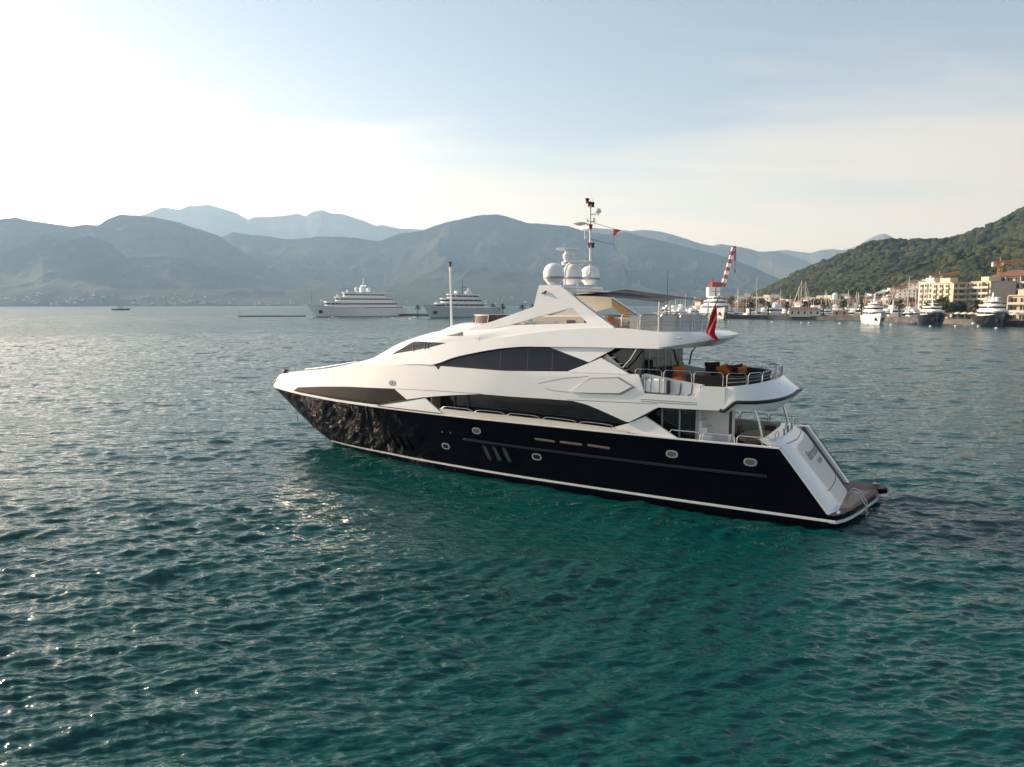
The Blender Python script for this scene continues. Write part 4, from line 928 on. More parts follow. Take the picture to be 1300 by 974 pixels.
b.loft(G); b.loft([[(x, y, z - .015) for x, y, z in g] for g in G]); AW = yb(b, 'awning', M_navycloth, smooth=60)
for P_ in (A2, A3, (p_[0] + .3, .4, p_[1] + .1)):
    b = MB().tube([(P_[0], P_[1] + .45 * (P_[1] > 1), 7.7), (P_[0], P_[1] + .45 * (P_[1] > 1), P_[2])], .05, 8, .045); yb(b, 'awning_pole', M_steel, AW)
b = MB().tube([(10.6, -2.45, 7.8), (10.6, -2.45, 10.75)], .022, 6, .014); yb(b, 'whip_antenna', M_black)
EV = 2.2
a = T(897, 419, EV); t = T(914.5, 373.5, EV); b = MB().tube([(a[0], EV, a[1] - .15), ((a[0] + t[0]) / 2 + .06, EV, (a[1] + t[1]) / 2), (t[0], EV, t[1])], .035, 7, .025); yb(b, 'ensign_staff', M_black)
ENS = ((a[0] + t[0]) / 2 - .02, (a[1] + t[1]) / 2 + .05)
# bow: roller and small rail
b = MB().tube([(36.6, .1, 4.25), (36.5, .1, 4.5), (36.0, .1, 4.5), (35.7, .1, 4.42)], .018, 6); yb(b, 'bow_fairlead', M_steel)
b = MB().tube([T(378, 534, 0)[0:1] + (0.02, T(378, 527, 0)[1]), T(378, 534, 0)[0:1] + (0.02, T(378, 534, 0)[1])], .05, 6); yb(b, 'bow_eye', M_steel)

# ================================================================ loose things on board
def onboard(name, label, cat, mb, m, loc, group=None, smooth=40, rz=0.0):
    """a thing of its own: mesh around (0,0,0), placed at a spot of the yacht"""
    o = mb.build(name, m, None, smooth); o.location = YW(*loc); o.rotation_euler = (0, 0, HEAD + rz); tag(o, label, cat, group); return o
def flag_cloth(w, h, hang, seed, n=14):
    """limp flag: top corner on the staff, the fly hanging down in folds"""
    g = []
    for i in range(n + 1):
        s = i / n; row = []
        for j in range(9):
            t = j / 8
            row.append((-hang[0] * s * (1 - .35 * t) - .1 * t, .09 * math.sin(5 * s + 3 * t + seed) * s + .05 * math.sin(9 * t + seed), -hang[1] * s - h * t * (1 - .55 * s)))
        g.append(row)
    return g
# ensign hanging limp from the leaning staff
E0 = (ENS[0] - .02, EV, ENS[1])
en = empty('ensign_flag', YW(*E0), HEAD); tag(en, 'red ensign with blue canton hanging limp at the stern of the flybridge', 'flag')
rows = []
cx = [(911.0, 908.8), (911.5, 905.6), (912, 904.0), (910.8, 902.5), (909.2, 900.8), (908.4, 899.2), (908.3, 898.4), (911, 904.2), (914, 911)]
cy = [391.0, 396, 401.5, 408, 414.5, 420, 424, 428, 432.5]
for k, ((xr, xl), y) in enumerate(zip(cx, cy)):
    a_, b_ = T(xl, y, EV), T(xr, y - 1, EV); row = []
    for j in range(9):
        t = j / 8; row.append((a_[0] + (b_[0] - a_[0]) * t - E0[0], .12 + .06 * math.sin(t * 7 + k * .9), a_[1] + (b_[1] - a_[1]) * t - E0[2]))
    rows.append(row)
b = MB().loft(rows); b.loft([[(x, y - .012, z) for x, y, z in q] for q in rows]); b.build('flag_cloth', M_red, en, 60)
sub = [q[6:9] for q in rows[2:4]]
b = MB().loft([[(x, y + .014, z) for x, y, z in q] for q in sub]); cn = b.build('canton', M_blue, en, 60)
b = MB(); q = [(x, y + .03, z) for x, y, z in (sub[0][0], sub[1][2])]; b.tube(q, .007, 5); q = [(x, y + .03, z) for x, y, z in (sub[0][2], sub[1][0])]; b.tube(q, .007, 5); b.build('canton_cross', M_white, cn, 60)
c0 = mp_(778.8, 290.5); pn = MB(); g = [[(-.02, .0, 0), (.0, .02, -.36)], [(-.2, .06, -.03), (-.12, -.03, -.33)], [(-.42, -.02, -.09), (-.2, .04, -.22)]]
pn.loft(g); pn.loft([[(x, y + .01, z) for x, y, z in r] for r in g])
onboard('pennant_flag', 'small orange red pennant flying from the mast halyard', 'flag', pn, mat('orange_red_cloth', (0.62, 0.055, 0.02), .8), c0)
# life raft canister in the recess
uc = T(833, 491, lambda u, z: vs(u, z) - .25); z0 = rfl(uc[0]) + .0
lr = empty('life_raft', YW(uc[0], vs(uc[0], z0) - .3, z0), HEAD); tag(lr, 'white strapped life raft canister in the recess of the upper topsides', 'life raft')
h_ = T(833, 482, lambda u, z: vs(u, z) - .05)[1] - z0
b = MB().box((0, 0, h_ / 2 + .02), (1.1, .42, h_), bev=.07); b.build('canister', M_white, lr, 40)
for x in (-.44, -.2, .18, .42): b = MB().box((x, 0, h_ / 2 + .02), (.04, .445, h_ + .025), bev=.03); b.build('strap', M_seam, lr)
b = MB().box((-.55, .0, h_ / 2), (.03, .40, h_ * .9)); b.build('end_cap', M_black, lr)
# life ring on the rail
uc = T(861, 486.5, 2.7); b = MB(); n = 20; ringp = []
for i in range(n + 1): t = 2 * math.pi * i / n; ringp.append((.33 * math.cos(t), .03 * math.sin(2 * t), .33 * math.sin(t)))
b.tube(ringp, .10, 8); onboard('lifebuoy', 'orange lifebuoy leaning inside the upper deck rail', 'lifebuoy', b, mat('orange_plastic', (0.72, 0.09, 0.012), .5), (uc[0], 2.7, uc[1] - .13))
# cushions on the settee
def cushion(w, h, t):
    n = 8; b = MB(); F = []; Bk = []
    for i in range(n + 1):
        r1, r2 = [], []
        for j in range(n + 1):
            x, y = i / n * 2 - 1, j / n * 2 - 1; k = max((1 - x ** 4) * (1 - y ** 4), 0) ** .5 * t / 2; pin = 1 - .06 * (abs(x) * (1 - abs(y)) + abs(y) * (1 - abs(x)))
            r1.append((x * w / 2 * pin, k, y * h / 2 * pin)); r2.append((x * w / 2 * pin, -k, y * h / 2 * pin))
        F.append(r1); Bk.append(r2)
    b.loft(F); b.loft(Bk); return b
cush = [(862, 470.5, M_orange, 'orange cushion nearest the bar on the upper deck settee', 1.4, .55), (905, 468.5, M_dkcloth, 'dark cushion set on its corner beside the orange cushions on the settee', .1, .8), (899, 474.5, M_orange, 'flat orange cushion lying in front of the dark cushion on the settee', .3, .3),
        (918.5, 470.5, M_orange, 'large orange cushion in the middle of the row on the upper deck settee', .5, .65), (924, 473, M_orange, 'orange cushion leaning in front of the middle cushion on the settee', .9, .5), (931, 470, M_redlamp, 'dark red cushion between two orange ones on the settee', .2, .6), (937, 470, M_dkcloth, 'dark cushion at the aft end of the row of orange cushions', .4, .62), (942, 470, M_orange, 'small orange cushion last in the row nearest the stern', .7, .5)]
for k, (x, y, m, lab, tilt, sz) in enumerate(cush):
    v = -2.2 if k else .9
    a = T(x, y, v); b = cushion(sz * .95, sz * .95, .22); o = onboard('cushion', lab, 'cushion', b, m, (a[0], v, a[1]), 'cushions on the upper deck settee', 60)
    o.rotation_euler = (R(-18), R(45) * tilt if k in (1, 3, 6) else R(15 * tilt), HEAD + tilt * .4)
a = T(775, 405, 1.6); b = MB().lathe((0, 0, -.18), [(.03, 0), (.13, .05), (.18, .18), (.13, .31), (.03, .36)], 12); onboard('float', 'small round orange float on the flybridge behind the radar arch', 'float', b, M_orange, (a[0], 1.6, a[1]))
# dining table and chairs in the cockpit
tz_ = 3.12; ta = T(967, 548, 0.4)
tb = empty('dining_table', YW(ta[0], .4, 2.4), HEAD); tag(tb, 'long teak dining table in the aft cockpit', 'table')
b = MB().prism([(x * .95, y * 1.15) for x, y in oval(1.0, 1.35, 24)], .66, .72); b.build('tabletop', M_teak, tb, 30)
for y in (-.7, .7): b = MB().box((0, y, .33), (.3, .3, .66), bev=.05); b.build('leg', M_brown, tb)
M_wick = mat('tan_wicker', (0.17, 0.10, 0.055), .8, bump=.004, bscale=70)
def chair():
    r = empty('cockpit_chair')
    MB().box((0, 0, .42), (.52, .52, .09), bev=.03).build('seat', M_wick, r, 40)
    MB().box((-.25, 0, .66), (.06, .52, .5), bev=.025).build('backrest', M_wick, r, 40)
    for y in (-.27, .27): MB().box((0, y, .58), (.5, .05, .06), bev=.02).build('armrest', M_wick, r, 40)
    for x in (-.22, .22):
        for y in (-.22, .22): MB().tube([(x, y, 0), (x, y, .4)], .022, 6).build('leg', M_brown, r)
    return r
ch0 = chair()
for k, (du, v, rz, lab) in enumerate(((.0, 2.05, -90, 'wicker chair at the port end of the cockpit dining table'), (1.0, 1.0, 180, 'wicker chair forward of the table near the port rail'), (1.05, .1, 185, 'wicker chair in the middle of the forward side of the table'), (1.0, -.8, 172, 'wicker chair at the far end of the forward side of the table'), (0, -1.3, 90, 'dark backed chair at the starboard end of the cockpit table'))):
    c_ = ch0 if k == 0 else copy_tree(ch0)
    c_.location = YW(ta[0] + du, v, 2.4); c_.rotation_euler = (0, 0, HEAD + R(rz)); tag(c_, lab, 'chair', 'chairs round the cockpit table')
# lamp globe by the stair, anchor ball at the bow
b = MB().lathe((0, 0, 0), [(.05, 0), (.16, .06), (.2, .18), (.16, .32), (.05, .38)], 14); onboard('deck_lantern', 'white round lantern on the cockpit floor by the stair post', 'lantern', b, M_white, (T(935, 545, 1.6)[0], 1.6, 2.6))
c_ = T(359, 472, 0); b = MB().lathe((0, 0, -.2), [(.02, 0), (.12, .04), (.2, .14), (.21, .2), (.19, .29), (.11, .37), (.02, .4)], 14); b.tube([(0, 0, -.5), (0, 0, 0)], .02, 5)
onboard('anchor_ball', 'black anchor ball on a short staff at the tip of the bow', 'day shape', b, M_black, (c_[0] - .3, 0, c_[1]))
# ================================================================ bay, marina and town behind the yacht
M_hullw = mat('ship_white', (0.82, 0.82, 0.81), 0.35, coat=0.3)
M_shipgrey = mat('ship_pale_grey', (0.64, 0.65, 0.66), 0.35)
M_shipdark = mat('ship_dark_green', (0.006, 0.008, 0.013), 0.25)
M_stone = mat('dark_quay_stone', (0.10, 0.095, 0.085), 0.9, var=0.35, vscale=0.25)
M_pave = mat('pale_paving', (0.30, 0.28, 0.25), 0.9, var=0.2, vscale=0.05)
M_terr = mat('terracotta_roof', (0.19, 0.085, 0.052), 0.85, var=0.2, vscale=0.4)
M_wallw = mat('pale_render', (0.62, 0.57, 0.49), 0.85, var=0.06, vscale=0.3)
M_wally = mat('ochre_render', (0.56, 0.47, 0.35), 0.85, var=0.06, vscale=0.3)
M_wallp = mat('pink_render', (0.52, 0.38, 0.30), 0.85, var=0.06, vscale=0.3)
M_farw = mat('weathered_wall', (0.36, 0.33, 0.29), 0.9, var=.3, vscale=.02); M_winwall = mat('shaded_window', (0.03, 0.03, 0.03), 0.3)
M_trunk = mat('bark', (0.10, 0.075, 0.05), 0.9)
M_leaf = mat('leaf', (0.030, 0.045, 0.016), 0.8, c2=(0.065, 0.075, 0.028), vscale=0.35)
M_palm = mat('palm_frond', (0.035, 0.045, 0.018), 0.7, c2=(0.075, 0.075, 0.035), vscale=0.8)
M_crane = mat('crane_orange', (0.55, 0.24, 0.05), 0.5)
M_cred = mat('crane_red', (0.42, 0.05, 0.035), 0.5)
M_buoy = mat('buoy_white', (0.8, 0.8, 0.8), 0.4)

def striped(name, dark, light, period, duty, rough=.2):
    """a glazed band with upright posts: the pattern is in the surface"""
    m = mat(name, dark, rough); nt = m.node_tree; b = nt.nodes['Principled BSDF']; N = nt.nodes.new; L = nt.links.new
    t = N('ShaderNodeTexCoord'); s = N('ShaderNodeSeparateXYZ'); L(t.outputs['Object'], s.inputs[0])
    def M(op, a, b_=None):
        n = N('ShaderNodeMath'); n.operation = op
        for i, x in enumerate((a, b_)):
            if x is None: continue
            if isinstance(x, (int, float)): n.inputs[i].default_value = x
            else: L(x, n.inputs[i])
        return n.outputs[0]
    f = M('GREATER_THAN', M('FRACT', M('MULTIPLY', s.outputs[0], 1 / period)), duty)
    mx = N('ShaderNodeMix'); mx.data_type = 'RGBA'; L(f, mx.inputs[0]); mx.inputs[6].default_value = (*dark, 1); mx.inputs[7].default_value = (*light, 1); L(mx.outputs[2], b.inputs['Base Color'])
    return m
M_band = striped('glazed_band', (0.02, 0.022, 0.025), (0.55, 0.55, 0.54), 2.6, .78)
M_band2 = striped('wide_glazed_band', (0.015, 0.017, 0.02), (0.5, 0.5, 0.5), 7.0, .9)

def plan_ring(x0, x1, hw, nose, tail=.12, n=10):
    """deck outline: rounded bow end, squarer tail; returns closed list"""
    pts = []
    for i in range(n + 1):
        t = math.pi / 2 * i / n; pts.append((x1 - nose + nose * math.cos(t), hw * math.sin(t) ** .8))
    r = min(tail * (x1 - x0), hw * .5); pts += [(x0 + r, hw), (x0 + r * .3, hw * .93), (x0, hw * .72)]
    return pts + [(x, -y) for x, y in pts[::-1] if y > 1e-6]
def ship(name, label, cat, loc, head, L, B, F, sheer, tiers, hullm, group=None, band=None, mast=None, domes=(), rake=.09, boot=None, pocket=False, fine=.42):
    """hull + deck levels with glazed bands; local x points to the bow. tiers: (x0, x1, z0, z1, half width, nose length)"""
    r = empty(name, loc, head); tag(r, label, cat, group)
    st_ = np.linspace(0, 1, 26); secs = []
    def hb_(s, k):
        a = (min(1.0, .86 + .5 * s) if s < .3 else 1.0) * (1 - max(0, (s - (1 - fine)) / fine) ** 2.1)
        return B / 2 * a * (1 if k > .99 else (.80 + .2 * k) * (1 - .35 * (1 - k) * max(0, (s - .55) / .45)))
    for k in (-.12, 0, .06, .3, .6, .85, 1.0):
        row = []
        for s in st_:
            zt = F + (sheer - F) * max(0, (s - .35) / .65) ** 2; z = zt * k
            row.append((s * L * (1 - rake * (1 - max(k, 0)) ** 1.1), hb_(s, max(k, 0)) if s < .999 else 0.02, z))
        secs.append(row)
    h = MB().loft(secs); h.mirror(); h.loft([[p for p in secs[-1]], [(p[0], -p[1], p[2]) for p in secs[-1]]]); h.loft([[q[0] for q in secs], [(q[0][0], -q[0][1], q[0][2]) for q in secs]])
    ho = h.build('hull', hullm, r, 40, .01)
    if boot:
        b = MB(); b.loft([[(x, y + .06, z + .12) for x, y, z in secs[1]], [(x, y + .06, z + .0) for x, y, z in secs[2]]]); b.pair()
        b.build('boot_stripe', boot, ho); b.v = [(x, -y, z) for x, y, z in b.v]; b.build('boot_stripe', boot, ho)
    if pocket:
        for sg in (1, -1):
            s = .90; b = MB().box((L * .885, sg * (hb_(.93, .5) + .35), F * .62), (L * .03, .9, F * .34), R(-24) * sg, bev=.2); b.build('anchor_pocket', M_black, ho)
    for (x0, x1, z0, z1, hw, nose) in tiers:
        rg = plan_ring(x0, x1, hw, nose); d = MB(); zz0 = z0; hgt = z1 - z0
        inn = plan_ring(x0 + .6, x1 - .9, hw * .95, nose)
        d.loft([[(x, y, z0) for x, y in inn], [(x, y, z1 - .35 * hgt * .3) for x, y in inn], [(x, y, z1 - .10 * hgt) for x, y in rg], [(x - .1, y * .985, z1 + .02) for x, y in rg]], closed=True)
        n = len(rg); d.add([(x - .1, y * .985, z1 + .02) for x, y in rg], [tuple(range(n))]); o = d.build('deck_level', M_hullw, r, 40)
        bd = [(x, y * 1.01) for x, y in plan_ring(x0 + .7, x1 - .75, hw * .953, nose)]
        b = MB().loft([[(x, y, z0 + hgt * .38) for x, y in bd], [(x, y, z0 + hgt * .70) for x, y in bd]], closed=True); b.build('window_band', band or M_band, o, 40)
    for (x, y, z, rad) in domes:
        MB().lathe((x, y, z), [(rad * .5, 0), (rad * .9, rad * .4), (rad, rad), (rad * .85, rad * 1.5), (rad * .5, rad * 1.85), (.02, rad * 2)], 12).build('radome', M_hullw, r, 50)
    if mast:
        x, z0, z1, w, m = mast; b = MB(); b.tube([(x, 0, z0), (x - (z1 - z0) * .08, 0, z1)], w, 8, w * .25); b.tube([(x - .5, -w * 4, z0 + (z1 - z0) * .45), (x - .5, w * 4, z0 + (z1 - z0) * .45)], w * .35, 6); b.build('mast', m, r)
    return r
def hd(dx, dy): return math.atan2(dy, dx)
# two big yachts moored stern-to on the left
LA = 76; p0 = np.array(at_dist(511, 568)[:2]); p1_ = np.array(at_dist(397, 522)[:2]); d_ = p1_ - p0; LA = float(np.hypot(*d_)) * 1.06
sy = ship('superyacht', 'long white superyacht with three tiers of windows and twin white domes, left of the pair', 'superyacht', (*p0, 0), hd(*d_), LA, 13.5, 6.3, 9.3,
     [(LA * .03, LA * .60, 5.4, 7.6, 6.3, 8), (LA * .10, LA * .83, 7.2, 11.2, 6.1, 12), (LA * .14, LA * .73, 11.0, 14.4, 5.4, 11), (LA * .22, LA * .65, 14.2, 17.6, 4.6, 9)], M_hullw, 'superyachts moored off the pier',
     mast=(LA * .44, 17.4, 29, .9, M_hullw), domes=((LA * .52, 2.2, 18.2, 1.7), (LA * .36, -2.0, 18.2, 1.7), (LA * .60, 0, 17.8, .9), (LA * .70, 0, 14.6, .8)), boot=M_shipdark, pocket=True)
MB().box((LA * .44, 0, 19.6), (5, 3.4, 4.2), bev=.6).build('funnel', M_hullw, sy, 40)
MB().tube([(LA * .955, 0, 8.8), (LA * .955, 0, 19.5)], .16, 6).build('flagstaff', M_seam, sy)
p0 = np.array(at_dist(628, 545)[:2]); p1_ = np.array(at_dist(543, 466)[:2]); d_ = p1_ - p0; LB = float(np.hypot(*d_)) * 1.06
sy2 = ship('superyacht', 'grey hulled superyacht with a tall dark mast, moored near the palm trees', 'superyacht', (*p0, 0), hd(*d_), LB, 13.5, 6.0, 8.9,
     [(LB * .02, LB * .5, 4.6, 6.9, 6.2, 6), (LB * .25, LB * .83, 6.6, 10.0, 6.0, 12), (LB * .29, LB * .76, 9.8, 13.2, 5.5, 10), (LB * .31, LB * .68, 13.0, 16.0, 4.7, 9)], M_shipgrey, 'superyachts moored off the pier', band=M_band2,
     mast=(LB * .50, 16, 26.5, .7, M_seam), domes=((LB * .60, 1.8, 16.2, 1.1), (LB * .56, -1.6, 16.2, 1.1), (LB * .44, 0, 16.2, 1.0)), boot=M_shipdark, pocket=True)
MB().add([(LB * .33, -.4, 16), (LB * .44, -.4, 16), (LB * .41, -.4, 20.5), (LB * .33, .4, 16), (LB * .44, .4, 16), (LB * .41, .4, 20.5)], [(0, 1, 2), (5, 4, 3), (0, 2, 5, 3), (1, 4, 5, 2), (0, 3, 4, 1)]).build('fin', M_hullw, sy2)
# yachts lying bow towards us on the right
def bow_on(px, r, turn, L, B, F, sheer, hullm, label, tiers, mast, domes, band=M_band2):
    p = np.array(at_dist(px, r)[:2]); a = hd(*(-p)) + R(turn); bow = p
    root = bow - np.array([math.cos(a), math.sin(a)]) * L * .93
    return ship('superyacht', label, 'motor yacht', (*root, 0), a, L, B, F, sheer, tiers, hullm, 'yachts lying bow on to the quay', band=band, mast=mast, domes=domes, boot=M_shipdark, pocket=True)
bow_on(919, 440, 14, 46, 12.5, 5.6, 7.4, M_shipgrey, 'pale grey yacht seen bow on beyond the red ensign', [(8, 39, 5.6, 9.0, 5.9, 8), (10, 35, 8.8, 11.6, 5.4, 7), (14, 30, 11.4, 13.8, 4.2, 6)], (22, 13.6, 21, .6, M_seam), ((26, 1.6, 13.8, .8),))
bow_on(1118, 350, 10, 30, 8.6, 4.0, 5.2, M_hullw, 'white yacht bow on to the water, nearest the low red roofed building', [(5, 25, 3.8, 6.2, 3.9, 7), (6, 21, 6.0, 8.2, 3.4, 6), (8, 17, 8.0, 9.4, 2.3, 4)], (13, 9.2, 13, .6, M_hullw), ((14, .8, 9.4, .5), (11, -.8, 9.4, .5)))
bow_on(1192, 348, 9, 30, 9.0, 4.3, 5.4, M_shipdark, 'dark hulled white topped yacht lying between the two other bow on yachts', [(5, 25, 4.0, 6.4, 4.0, 7), (6, 21, 6.2, 8.2, 3.4, 6)], (13, 8.0, 11, .5, M_hullw), ())
bow_on(1275, 340, 13, 34, 9.4, 4.2, 5.4, M_shipdark, 'dark hulled yacht with white domes in front of the red roofed hotel', [(5, 28, 4.0, 6.7, 4.3, 8), (6, 24, 6.5, 8.9, 3.9, 7), (9, 19, 8.7, 10.4, 2.8, 4)], (14, 10.2, 14, .7, M_hullw), ((16, .9, 10.4, .8), (13, -.9, 10.4, .8)))
p = np.array(at_dist(142, 1230)[:2])
ship('patrol_boat', 'small dark launch crossing the open water on the left', 'boat', (p[0], p[1], 0), R(4), 27, 6, 2.2, 3.2, [(6, 17, 2.0, 4.6, 2.2, 3), (9, 14, 4.5, 6.2, 1.6, 2)], M_shipdark, mast=(10, 6, 9.5, .25, M_seam))

# ---- land, quay, breakwaters
def rib(name, pts, w, z0, z1, m, cat, label, kind=None):
    """a wall along px/range points, w metres thick away from us"""
    P = [np.array(at_dist(px, r)[:2]) for px, r in pts]; b = MB(); sec = []
    for i, p in enumerate(P):
        n = p / np.hypot(*p); q = p + n * w; j = .25 * math.sin(i * 7.3)
        sec.append([(p[0], p[1], z0), (p[0] + n[0] * .5, p[1] + n[1] * .5, z1 + j * .0), (q[0], q[1], z1), (q[0], q[1], z0)])
    b.loft(sec, closed=True, caps=True); o = b.build(name, m); tag(o, label, cat, kind=kind); return o
rib('breakwater', [(498, 560), (600, 545), (700, 522), (800, 500), (885, 482), (960, 468)], 9, -2, 1.7, M_stone, 'breakwater', 'low dark stone breakwater carrying the row of palm trees')
rib('quay_wall', [(884, 479), (960, 463), (1040, 450), (1105, 436), (1180, 400), (1240, 372), (1310, 352), (1420, 332), (1560, 320)], 14, -2, 2.3, M_stone, 'quay', 'dark stone quay wall in front of the marina')
rib('jetty', [(302, 545), (330, 548), (360, 545), (388, 541)], 4, -.5, 0.9, M_stone, 'jetty', 'low floating jetty left of the white superyacht')
b = MB().tube([(0, 0, 0), (0, 0, 3.4)], .15, 6); o = b.build('marker_post', M_seam); o.location = at_dist(304, 546, .9); tag(o, 'thin marker post at the outer end of the low jetty', 'post')
# ground behind the marina
b = MB(); sec = []
for px in np.linspace(905, 1600, 40):
    rr = [np.interp(px, [905, 1040, 1180, 1310, 1560], [600, 560, 470, 440, 420]), 620, 760, 900]; a = az_of(px)
    sec.append([(r * math.sin(a), r * math.cos(a), z) for r, z in zip(rr, (2.2, 4.2, 9.5, 12.0))])
b.loft(sec); b.loft([[s[0] for s in sec], [(s[0][0], s[0][1], -2) for s in sec]]); tag(b.build('town_ground', M_pave), 'paved ground of the marina town', 'ground', kind='structure')

def keep(o): o.hide_render = False; return o
FIRST = {}
def place(kind_, make, loc, rz, label, cat, group, scale=1.0):
    if kind_ not in FIRST: o = make(); FIRST[kind_] = o
    else: o = copy_tree(FIRST[kind_])
    o.location = loc; o.rotation_euler = (0, 0, rz); s = scale if isinstance(scale, tuple) else (scale,) * 3; o.scale = s
    tag(o, label, cat, group); return o

# ---- palms
def make_palm():
    r = empty('palm_tree'); MB().tube([(0, 0, 0), (.12, .05, 2.5), (.05, 0, 5.2)], .34, 8, .24).build('trunk', M_trunk, r)
    b = MB(); g = random.Random(5)
    for k in range(46):
        a = g.random() * 6.283; el = R(g.uniform(-35, 75)); ln = g.uniform(2.3, 3.1); p = Vector((0, 0, 5.2)); d = Vector((math.cos(a) * math.cos(el), math.sin(a) * math.cos(el), math.sin(el))); side = Vector((-math.sin(a), math.cos(a), 0)); prev = None
        q = []
        for i in range(6):
            t = i / 5; w = .34 * math.sin(math.pi * (.15 + .8 * t)); c = p + d * (ln * t) + Vector((0, 0, -1)) * (1.25 * t * t)
            q.append([tuple(c - side * w + Vector((0, 0, -.12))), tuple(c), tuple(c + side * w + Vector((0, 0, -.12)))])
        b.loft(q)
    b.build('crown', M_palm, r); return r
for i, (px, r_, s) in enumerate([(530, 553, 1.05), (625.5, 540, 1.2), (638.5, 536, 1.2), (663, 531, 1.1), (676, 528, 1.1), (715, 519, 1.1)]):
    place('palm', make_palm, at_dist(px, r_ + 4, 1.6), i * 1.3, 'slender palm on the low breakwater behind the motor yacht', 'palm tree', 'palms on the breakwater', s)
for i, px in enumerate([953, 976, 999.5, 1022, 1046, 1071, 1094, 1143, 1177, 1240]):
    r_ = float(np.interp(px, [950, 1105, 1180, 1240], [470, 444, 410, 385]))
    place('palm', make_palm, at_dist(px, r_, 2.2), i * 2.1, 'bushy palm in the row along the marina quay', 'palm tree', 'palms along the quay', 1.3 + .1 * math.sin(i * 3))

# ---- leafy trees
def make_tree(seed):
    def f():
        g = random.Random(seed); r = empty('leafy_tree'); b = MB().tube([(0, 0, 0), (.1, 0, 1.6), (0, .15, 3.2)], .28, 7, .16)
        for k in range(4): a = k * 1.6; b.tube([(0, .1, 2.6), (1.1 * math.cos(a), 1.1 * math.sin(a), 4.2)], .12, 5, .05)
        b.build('trunk', M_trunk, r); b = MB()
        cl = [(g.gauss(0, 1.25), g.gauss(0, 1.25), g.uniform(2.9, 5.9), g.uniform(.6, 1.25)) for _ in range(17)]
        for (x, y, z, rad) in cl:
            for _ in range(34):
                v = Vector((g.gauss(0, 1), g.gauss(0, 1), g.gauss(0, 1))).normalized() * rad * g.uniform(.75, 1.1); n = (v + Vector((g.gauss(0, .5), g.gauss(0, .5), g.gauss(0, .5)))).normalized(); t = n.orthogonal().normalized() * g.uniform(.18, .34); u = n.cross(t).normalized() * g.uniform(.18, .34); c = Vector((x, y, z)) + v
                b.add([tuple(c + t), tuple(c + u), tuple(c - t), tuple(c - u)], [(0, 1, 2, 3)])
        b.build('crown', M_leaf, r, None, 0, False); return r
    return f
g = random.Random(12)
for i in range(64):
    px = g.uniform(915, 1230) if i < 50 else g.uniform(1150, 1330); r_ = g.uniform(500, 700) if px < 1180 else g.uniform(425, 470)
    gz_ = float(np.interp(r_, [545, 620, 760], [2.0, 3.8, 9.0]))
    place('tree%d' % (i % 3), make_tree(20 + i % 3), at_dist(px, r_, gz_), g.random() * 6, 'dark green leafy tree among the houses of the marina town', 'tree', 'trees of the marina town', g.uniform(.9, 1.7))
for i, (px, r_) in enumerate([(1200, 395), (1206, 397), (1212, 399), (1195, 402), (1237, 392), (1248, 390), (1285, 380)]):
    place('tree1', make_tree(21), at_dist(px, r_, 2.2), i * 1.7, 'leafy tree on the quay in front of the hotel blocks', 'tree', 'trees in front of the hotels', 1.15)

# ---- small houses
def facade(b_c, m=[0]):
    return b_c
def make_house(w, d, h, wm, roofed, seed):
    def f():
        r = empty('town_house'); MB().box((0, 0, h / 2 - .5), (w, d, h + 1)).build('wall', wm, r)
        if roofed:
            e = .5; z = h + .02; rh = w * .2; MB().add([(-w / 2 - e, -d / 2 - e, z), (w / 2 + e, -d / 2 - e, z), (w / 2 + e, d / 2 + e, z), (-w / 2 - e, d / 2 + e, z), (-w / 2 + d * .4, 0, z + rh), (w / 2 - d * .4, 0, z + rh)], [(0, 1, 5, 4), (1, 2, 5), (2, 3, 4, 5), (3, 0, 4), (3, 2, 1, 0)]).build('roof', M_terr, r)
        else:
            MB().box((0, 0, h + .2), (w + .5, d + .5, .4)).build('roof', wm, r); MB().box((w * .2, 0, h + 1.2), (w * .35, d * .4, 1.8)).build('stair_head', wm, r)
        for fl in range(int(h // 3)):
            n = max(2, int(w // 3.2))
            for k in range(n):
                x = -w / 2 + (k + .5) * w / n
                for s in (-1,): MB().box((x, s * d / 2 - .02, 1.7 + fl * 3), (1.1, .1, 1.4)).build('window', M_winwall, r)
        return r
    return f
HK = [('a', make_house(12, 9, 6.5, M_wallw, True, 1), 'pale house with a terracotta roof in the marina town'), ('b', make_house(9, 8, 6.2, M_hullw, False, 2), 'white flat roofed house in the marina town'), ('c', make_house(16, 9, 9, M_wallw, False, 3), 'pale three storey block in the marina town'), ('d', make_house(11, 9, 6.5, M_wallp, True, 4), 'pink house with a terracotta roof in the marina town')]
g = random.Random(33)
for i in range(150):
    px = g.uniform(890, 1185); r_ = g.uniform(545, 760); k, mk, lab = HK[g.choice((0, 0, 1, 1, 2, 3))]
    p = at_dist(px, r_, float(np.interp(r_, [545, 620, 760], [2.3, 4.0, 9.3]))); place('h' + k, mk, p, math.atan2(p[1], p[0]) - R(90) + g.uniform(-.7, .7), lab, 'house', 'houses of the marina town', g.uniform(.55, 1.1))
for i in range(48):
    px = g.uniform(1060, 1175); a = az_of(px); r_ = g.uniform(690, 960); z = ground_z('front_hill_spur', a, r_); k, mk, lab = HK[g.choice((0, 1, 1, 3))]
    if z > 55 or (i > 24 and z > 30): continue
    p = (r_ * math.sin(a), r_ * math.cos(a), z); place('h' + k, mk, p, math.atan2(p[1], p[0]) - R(90) + g.uniform(-.5, .5), lab.replace('in the marina town', 'on the wooded slope above the marina'), 'house', 'houses on the slope above the marina', g.uniform(.7, 1.0))
